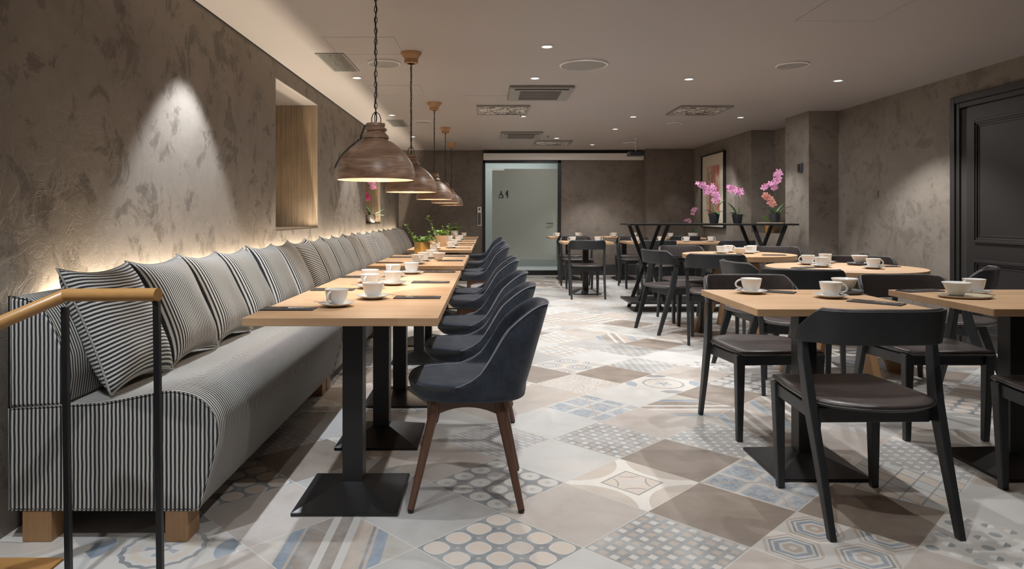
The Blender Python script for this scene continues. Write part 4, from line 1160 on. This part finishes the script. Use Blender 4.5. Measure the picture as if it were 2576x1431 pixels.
def orchid(loc, label, pot, ph, pr, stems, leaves, mats, bs=.026, prof=None, seed=1):
    t_ = thing('potted_orchid', label, 'orchid', loc)
    prof = prof or [(0, 0), (pr*.68, 0), (pr*.72, .004), (pr, ph), (pr*.93, ph), (pr*.85, ph-.012), (0, ph-.015)]
    make('pot', MB().lathe(prof, 32), pot, t_, smooth=40)
    for (dx, dy, L, W_, up, dr_) in leaves:
        m = MB(); leaf_strip(m, (dx*.01, dy*.01, ph-.015), (dx, dy), L, W_, up, dr_); make('leaf', m, 'oleaf', t_, smooth='all', solid=.002, fix=False)
    k = 0
    for si, (pts, nb, mt) in enumerate(stems):
        P = [Vector(p) for p in pts]
        fine = []
        for i in range(len(P)-1):
            for q in range(5): fine.append(P[i].lerp(P[i+1], q/5))
        fine.append(P[-1])
        make('stem', MB().tube(fine, .0022, 6), 'stemgreen', t_, smooth='all')
        nb = int(nb*1.6)
        for b_ in range(nb):
            rr = random.Random(seed*50+k); f = .52+.48*b_/(max(1, nb-1)); idx = min(len(fine)-1, int(f*(len(fine)-1)))
            c = fine[idx]+Vector((rr.uniform(-.028, .028), rr.uniform(-.025, .01), rr.uniform(-.018, .022)))
            m = MB(); blossom(m, c, bs*rr.uniform(.85, 1.15), -PI/2+rr.uniform(-.7, .7), k+seed)
            make('blossom', m, mt, t_, solid=.0012, fix=False); k += 1
    return t_
zt = 1.03
std = [(-1, -.2, .13, .035, 1.1, 1.6), (1, -.1, .14, .035, .7, 1.5), (.3, -1, .12, .035, .9, 1.6), (-.6, .8, .13, .035, 1.0, 1.2), (.7, .6, .12, .03, 1.2, 1.3)]
orchid((2.705, 8.2, zt), 'pink orchid in black pot, leftmost on the bar table', 'pot_black', .122, .068,
       [([(0, 0, .11), (-.03, 0, .25), (-.06, 0, .36), (-.13, 0, .43), (-.17, 0, .47)], 9, 'pink'), ([(.0, 0, .11), (.0, 0, .25), (0, 0, .34), (-.02, 0, .41), (-.05, -.01, .44)], 8, 'pink'), ([(-.01, 0, .1), (.0, 0, .22), (.03, 0, .32), (.03, 0, .34)], 5, 'pink')],
       [(-.5, .2, .2, .05, 1.35, .7), (.7, -.2, .24, .06, 1.25, .8), (.2, -1, .12, .045, .6, 1.5), (1, .3, .13, .04, .6, .8), (-1, -.1, .13, .04, .9, 1.2)], None, .040, seed=2)
orchid((2.985, 8.2, zt), 'pink orchid in black pot, middle of the bar table', 'pot_black', .11, .064,
       [([(.01, 0, .1), (.02, 0, .25), (.01, 0, .36), (-.05, 0, .42), (-.10, 0, .42)], 9, 'pink'), ([(-.02, 0, .1), (-.03, 0, .25), (-.01, 0, .36), (.02, 0, .4), (.03, 0, .36)], 7, 'pink')],
       [(-.9, -.1, .2, .05, 1.2, .7), (-.9, -.5, .13, .035, .6, .8), (.8, -.1, .16, .04, 1.35, .6), (1, -.6, .1, .04, .3, 1.2), (-1, .2, .15, .03, .5, .6)], None, .042, seed=9)
sl = tag(make('orchid_tray', MB().box(-.13, .13, -.08, .08, 0, .012), 'stoneware', bevel=.002, loc=(3.375, 8.2, zt)), 'small pale stone slab under the rightmost orchid on bar table', 'tray')
orchid((3.43, 8.2, zt+.012), 'tall pink and coral orchid in black pot, rightmost on bar table', 'pot_black', .105, .065,
       [([(0, 0, .1), (-.01, 0, .25), (.0, 0, .4), (-.05, 0, .46), (-.14, 0, .40)], 9, 'pink'), ([(.01, 0, .1), (.01, 0, .3), (.01, 0, .48), (.03, 0, .57), (.05, 0, .60)], 9, 'pink'),
        ([(-.01, 0, .1), (-.03, 0, .2), (-.07, 0, .29), (-.12, 0, .34)], 6, 'coral'), ([(-.02, 0, .1), (-.04, 0, .22), (-.06, 0, .3)], 5, 'coral')],
       [(1, -.1, .24, .035, .75, .7), (1, .3, .2, .03, .3, .5), (-.8, -.2, .14, .04, 1.1, 1.0), (.4, -1, .12, .04, .8, 1.4), (.6, .3, .2, .03, .9, .4)], None, .042,
       [(0, 0), (.055, 0), (.062, .006), (.065, .105), (.06, .105), (.056, .092), (0, .09)], seed=5)
# vase on the niche sill
v = thing('vase_plant', 'gold vase with green leaves on the niche sill behind bar table', 'potted plant', (3.93, 9.55, .88))
make('vase', MB().lathe([(0, 0), (.06, 0), (.068, .02), (.072, .13), (.068, .13), (.064, .03), (0, .02)], 32), 'brass', v, smooth=40)
for a in range(7):
    m = MB(); leaf_strip(m, (0, 0, .09), (math.cos(a*.9), math.sin(a*.9)), .22, .05, 1.2, .9); make('leaf', m, 'leaf', v, smooth='all', solid=.002, fix=False)
orchid((3.62, 12.0, TT), 'small pink orchid in white pot on the back right corner table', 'pot_white', .075, .065,
       [([(0, 0, .07), (-.03, 0, .25), (-.04, 0, .4), (-.02, 0, .47), (.03, 0, .5)], 8, 'pink'), ([(0, 0, .07), (-.06, 0, .22), (-.1, 0, .3), (-.16, 0, .28)], 5, 'pink')], std, None, .028, seed=14)
orchid((-1.80, 10.45, 1.012), 'magenta orchid in smoky pot standing in the far wall niche', 'pot_glass', .125, .075,
       [([(-.02, 0, .11), (-.06, 0, .3), (-.06, 0, .42), (-.08, -.02, .47), (-.12, -.05, .46)], 9, 'magenta'), ([(.02, 0, .11), (.05, -.02, .35), (.06, -.03, .52), (.04, -.03, .6), (0, -.04, .62)], 9, 'pink'), ([(0, 0, .11), (-.01, 0, .3), (-.03, -.02, .40), (-.03, -.04, .36)], 5, 'magenta')],
       [(-.6, .2, .2, .05, 1.3, .7), (-.2, -.3, .2, .055, 1.2, .7), (1, -.2, .28, .045, .35, -.3), (1, .4, .2, .04, .2, .4), (-1, -.2, .12, .04, .9, 1.)], None, .034,
       [(0, 0), (.05, 0), (.062, .01), (.078, .07), (.075, .125), (.07, .125), (.066, .11), (0, .105)], seed=21)

def ivy(loc, label, potmat, pr, ph, seed, vines, cat='potted plant', ls=.03):
    t_ = thing('potted_ivy', label, cat, loc)
    make('pot', MB().lathe([(0, 0), (pr*.97, 0), (pr, .004), (pr, ph), (pr*.95, ph), (pr*.94, ph-.015), (0, ph-.018)], 40), potmat, t_, smooth=40)
    rr = random.Random(seed); st = MB(); lf = MB()
    def leafat(p, s):
        a = rr.uniform(0, 2*PI); til = rr.uniform(-.5, .9)
        d = Vector((math.cos(a), math.sin(a), til)).normalized(); e = d.cross(Vector((rr.uniform(-.3, .3), rr.uniform(-.3, .3), 1))).normalized(); nn_ = d.cross(e)
        P = [p, p+d*s*.3+e*s*.5, p+d*s*.55+e*s*.28, p+d*s*1.05, p+d*s*.55-e*s*.28, p+d*s*.3-e*s*.5, p+d*s*.45+nn_*s*.08]
        lf.add(P, [(0, 1, 6), (1, 2, 6), (2, 3, 6), (3, 4, 6), (4, 5, 6), (5, 0, 6)])
    for vpts, nl in vines:
        P = [Vector(p) for p in vpts]; st.tube(P, .0018, 5)
        for i in range(nl):
            f = i/nl*(len(P)-1); k = int(f); q = P[k].lerp(P[min(k+1, len(P)-1)], f-k)
            leafat(q+Vector((rr.uniform(-.012, .012), rr.uniform(-.012, .012), rr.uniform(-.01, .01))), ls*rr.uniform(.7, 1.2))
    for i in range(90):
        a = rr.uniform(0, 2*PI); r = pr*1.15*math.sqrt(rr.random()); leafat(Vector((r*math.cos(a), r*math.sin(a), ph+rr.uniform(0, .05))), ls*rr.uniform(.8, 1.3))
    for i in range(10):
        a = rr.uniform(0, 2*PI); st.tube([(0, 0, ph-.02), (.04*math.cos(a), .04*math.sin(a), ph+.03)], .002, 5)
    make('stems', st, 'stemgreen', t_); make('foliage', lf, 'leaf', t_, fix=False)
    return t_
ivy((-.615, 6.38, TT), 'ivy trailing from a shiny brass pot on fifth bench table', 'brass', .073, .128, 3,
    [([(-.03, 0, .12), (-.08, 0, .17), (-.12, 0, .23), (-.145, 0, .29)], 26), ([(.03, 0, .12), (.07, 0, .2), (.09, 0, .27), (.06, 0, .35), (.05, 0, .38)], 26), ([(.03, 0, .13), (.1, 0, .15), (.13, 0, .16), (.14, 0, .12)], 18)])
ivy((-.565, 8.30, TT), 'ivy in a pale clay pot on seventh bench table', 'terracotta', .085, .135, 4,
    [([(-.03, 0, .13), (-.08, 0, .19), (-.11, 0, .24)], 16), ([(.03, 0, .13), (.08, 0, .2), (.1, 0, .27)], 16), ([(.02, 0, .13), (.02, 0, .19), (.03, 0, .24)], 16)])
ivy((-.60, 12.2, TT), 'bushy green plant in small white pot on farthest bench table', 'pot_white', .065, .11, 6,
    [([(-.03, 0, .1), (-.08, 0, .17), (-.12, 0, .2)], 16), ([(.03, 0, .1), (.08, 0, .16), (.13, 0, .19)], 16), ([(.02, 0, .1), (.02, 0, .19), (.03, 0, .24)], 20)], ls=.035)
c = thing('napkin_holder', 'small white arched card holder beside the brass ivy pot', 'card holder', (-.50, 6.30, TT))
make('card', MB().prism([(-.028, 0), (.028, 0), (.028, .06), (.02, .085), (0, .095), (-.02, .085), (-.028, .06)], -.002, .002), 'white_paint', c).rotation_euler = (PI/2, 0, 0)
make('foot', MB().box(-.032, .032, -.02, .02, 0, .012), 'oak_leg', c)

# ------------------------------------------------------------------ lights
def kel(warm): return {'c': (.86, .93, 1.0), 'n': (1, .985, .96), 'w': (1., .83, .62), 'ww': (1., .85, .65)}[warm]
def spot(x, y, e, size=95, blend=.35, col='n', z=ZC-.02, aim=None, r=.02):
    l = bpy.data.lights.new('downlight and fill beam', 'SPOT'); l.energy = e; l.spot_size = R(size); l.spot_blend = blend; l.color = kel(col); l.shadow_soft_size = r
    o = bpy.data.objects.new('downlight_and_fill_beam', l); COL.objects.link(o); o.location = (x, y, z)
    if aim: o.rotation_euler = (Vector(aim)-Vector((x, y, z))).to_track_quat('-Z', 'Y').to_euler()
    return o
def area(x, y, z, sx, sy, e, col='w', rot=(0, 0, 0), spread=180):
    l = bpy.data.lights.new('strip', 'AREA'); l.shape = 'RECTANGLE'; l.size = sx; l.size_y = sy; l.energy = e; l.color = kel(col); l.spread = R(spread)
    o = bpy.data.objects.new('strip_and_fill_light', l); COL.objects.link(o); o.location = (x, y, z); o.rotation_euler = rot; return o
LS = 1.0
spot(-1.32, 1.5, 70, 78, .35, 'c'); spot(-1.32, 3.8, 120, 78, .35, 'c')
for y in (6.13, 8.4, 10.7): spot(-1.18, y, 62*LS if y < 9 else 20, 78 if y < 9 else 64, .35, 'n', aim=(-1.42, y, 0))
for y in (1.6, 2.75, 3.9, 5.0, 6.15, 7.3, 8.5, 9.7, 10.9): spot(.43, y, 42*LS, 100, .5, 'n')
for y in (2.6, 3.8, 5.0, 6.19, 7.4, 8.54, 9.75, 11.9): spot(1.81, y, 46*LS if y > 3 else 30, 100 if y > 3 else 84, .5, 'n')
for y, e in ((3.1, 18), (4.6, 34), (6.2, 120), (8.6, 46), (10.6, 46)): spot(3.18, y, e, 112 if y == 6.2 else 90, .4, 'n')
spot(2.7, 6.3, 60, 34, .5, 'n', aim=(3.2, 8.4, 1.2)); spot(3.0, 10.1, 30, 50, .5, 'n', aim=(3.8, 11.2, 1.1)); spot(2.5, 10.8, 26, 50, .4, 'n', aim=(2.3, 12.5, .6))  # spots added to brighten the orchids, the print and the back wall
for x, y in pend:
    l = bpy.data.lights.new('pendant glow', 'POINT'); l.energy = 9 if y < 11 else 4; l.color = kel('w'); l.shadow_soft_size = .03
    o = bpy.data.objects.new('pendant_glow', l); COL.objects.link(o); o.location = (x, y, 1.365)
area(-1.662, 7.55, .768, .012, 9.9, 105, 'ww', (PI, R(-40), 0))
for y0, y1 in (N1, N2): area(XL-.05, (y0+y1)/2, 1.02, .05, y1-y0-.1, 4, 'ww', (PI, 0, 0))
area(.6, 14.2, 2.45, 1.6, 1.6, 26, 'n')
for x, y in ((.17, 7.97), (2.46, 8.0), (1.09, 11.55)): area(x, y, ZC-.03, .5, .5, 12, 'n')  # soft ambient fill added beneath the crystal fixtures
spot(1.95, 12.25, 50, 75, .5, 'n'); spot(-1.0, .9, 34, 80, .6, 'n', aim=(-1.1, 1.7, 0)); spot(.43, 5.0, 60, 26, .5, 'n', aim=(3.5, 8.5, 1.35)); spot(3.45, 12.2, 14, 60, .5, 'n')  # includes a front fill added for the bench end and an added orchid spot
spot(-.15, 1.9, 30, 60, .5, 'n', aim=(-.6, 3.6, 1.0))  # extra spot added in front to lift the nearest pendant shade
wd = bpy.data.worlds.new('world'); scene.world = wd; wd.use_nodes = True
wd.node_tree.nodes['Background'].inputs[0].default_value = (.5, .5, .5, 1); wd.node_tree.nodes['Background'].inputs[1].default_value = .02

# ------------------------------------------------------------------ camera
cam = bpy.data.cameras.new('camera'); co = bpy.data.objects.new('camera', cam); COL.objects.link(co)
co.location = (0, 0, 1.12); co.rotation_euler = (PI/2, 0, 0)
cam.sensor_width = 36; cam.lens = 1722/2576*36; cam.shift_x = 60/2576; cam.shift_y = -172.5/2576; cam.clip_start = .05
scene.camera = co
vs = scene.view_settings
vs.view_transform = 'Standard'; vs.look = 'None'; vs.gamma = 1; vs.use_curve_mapping = False; vs.exposure = 0.3
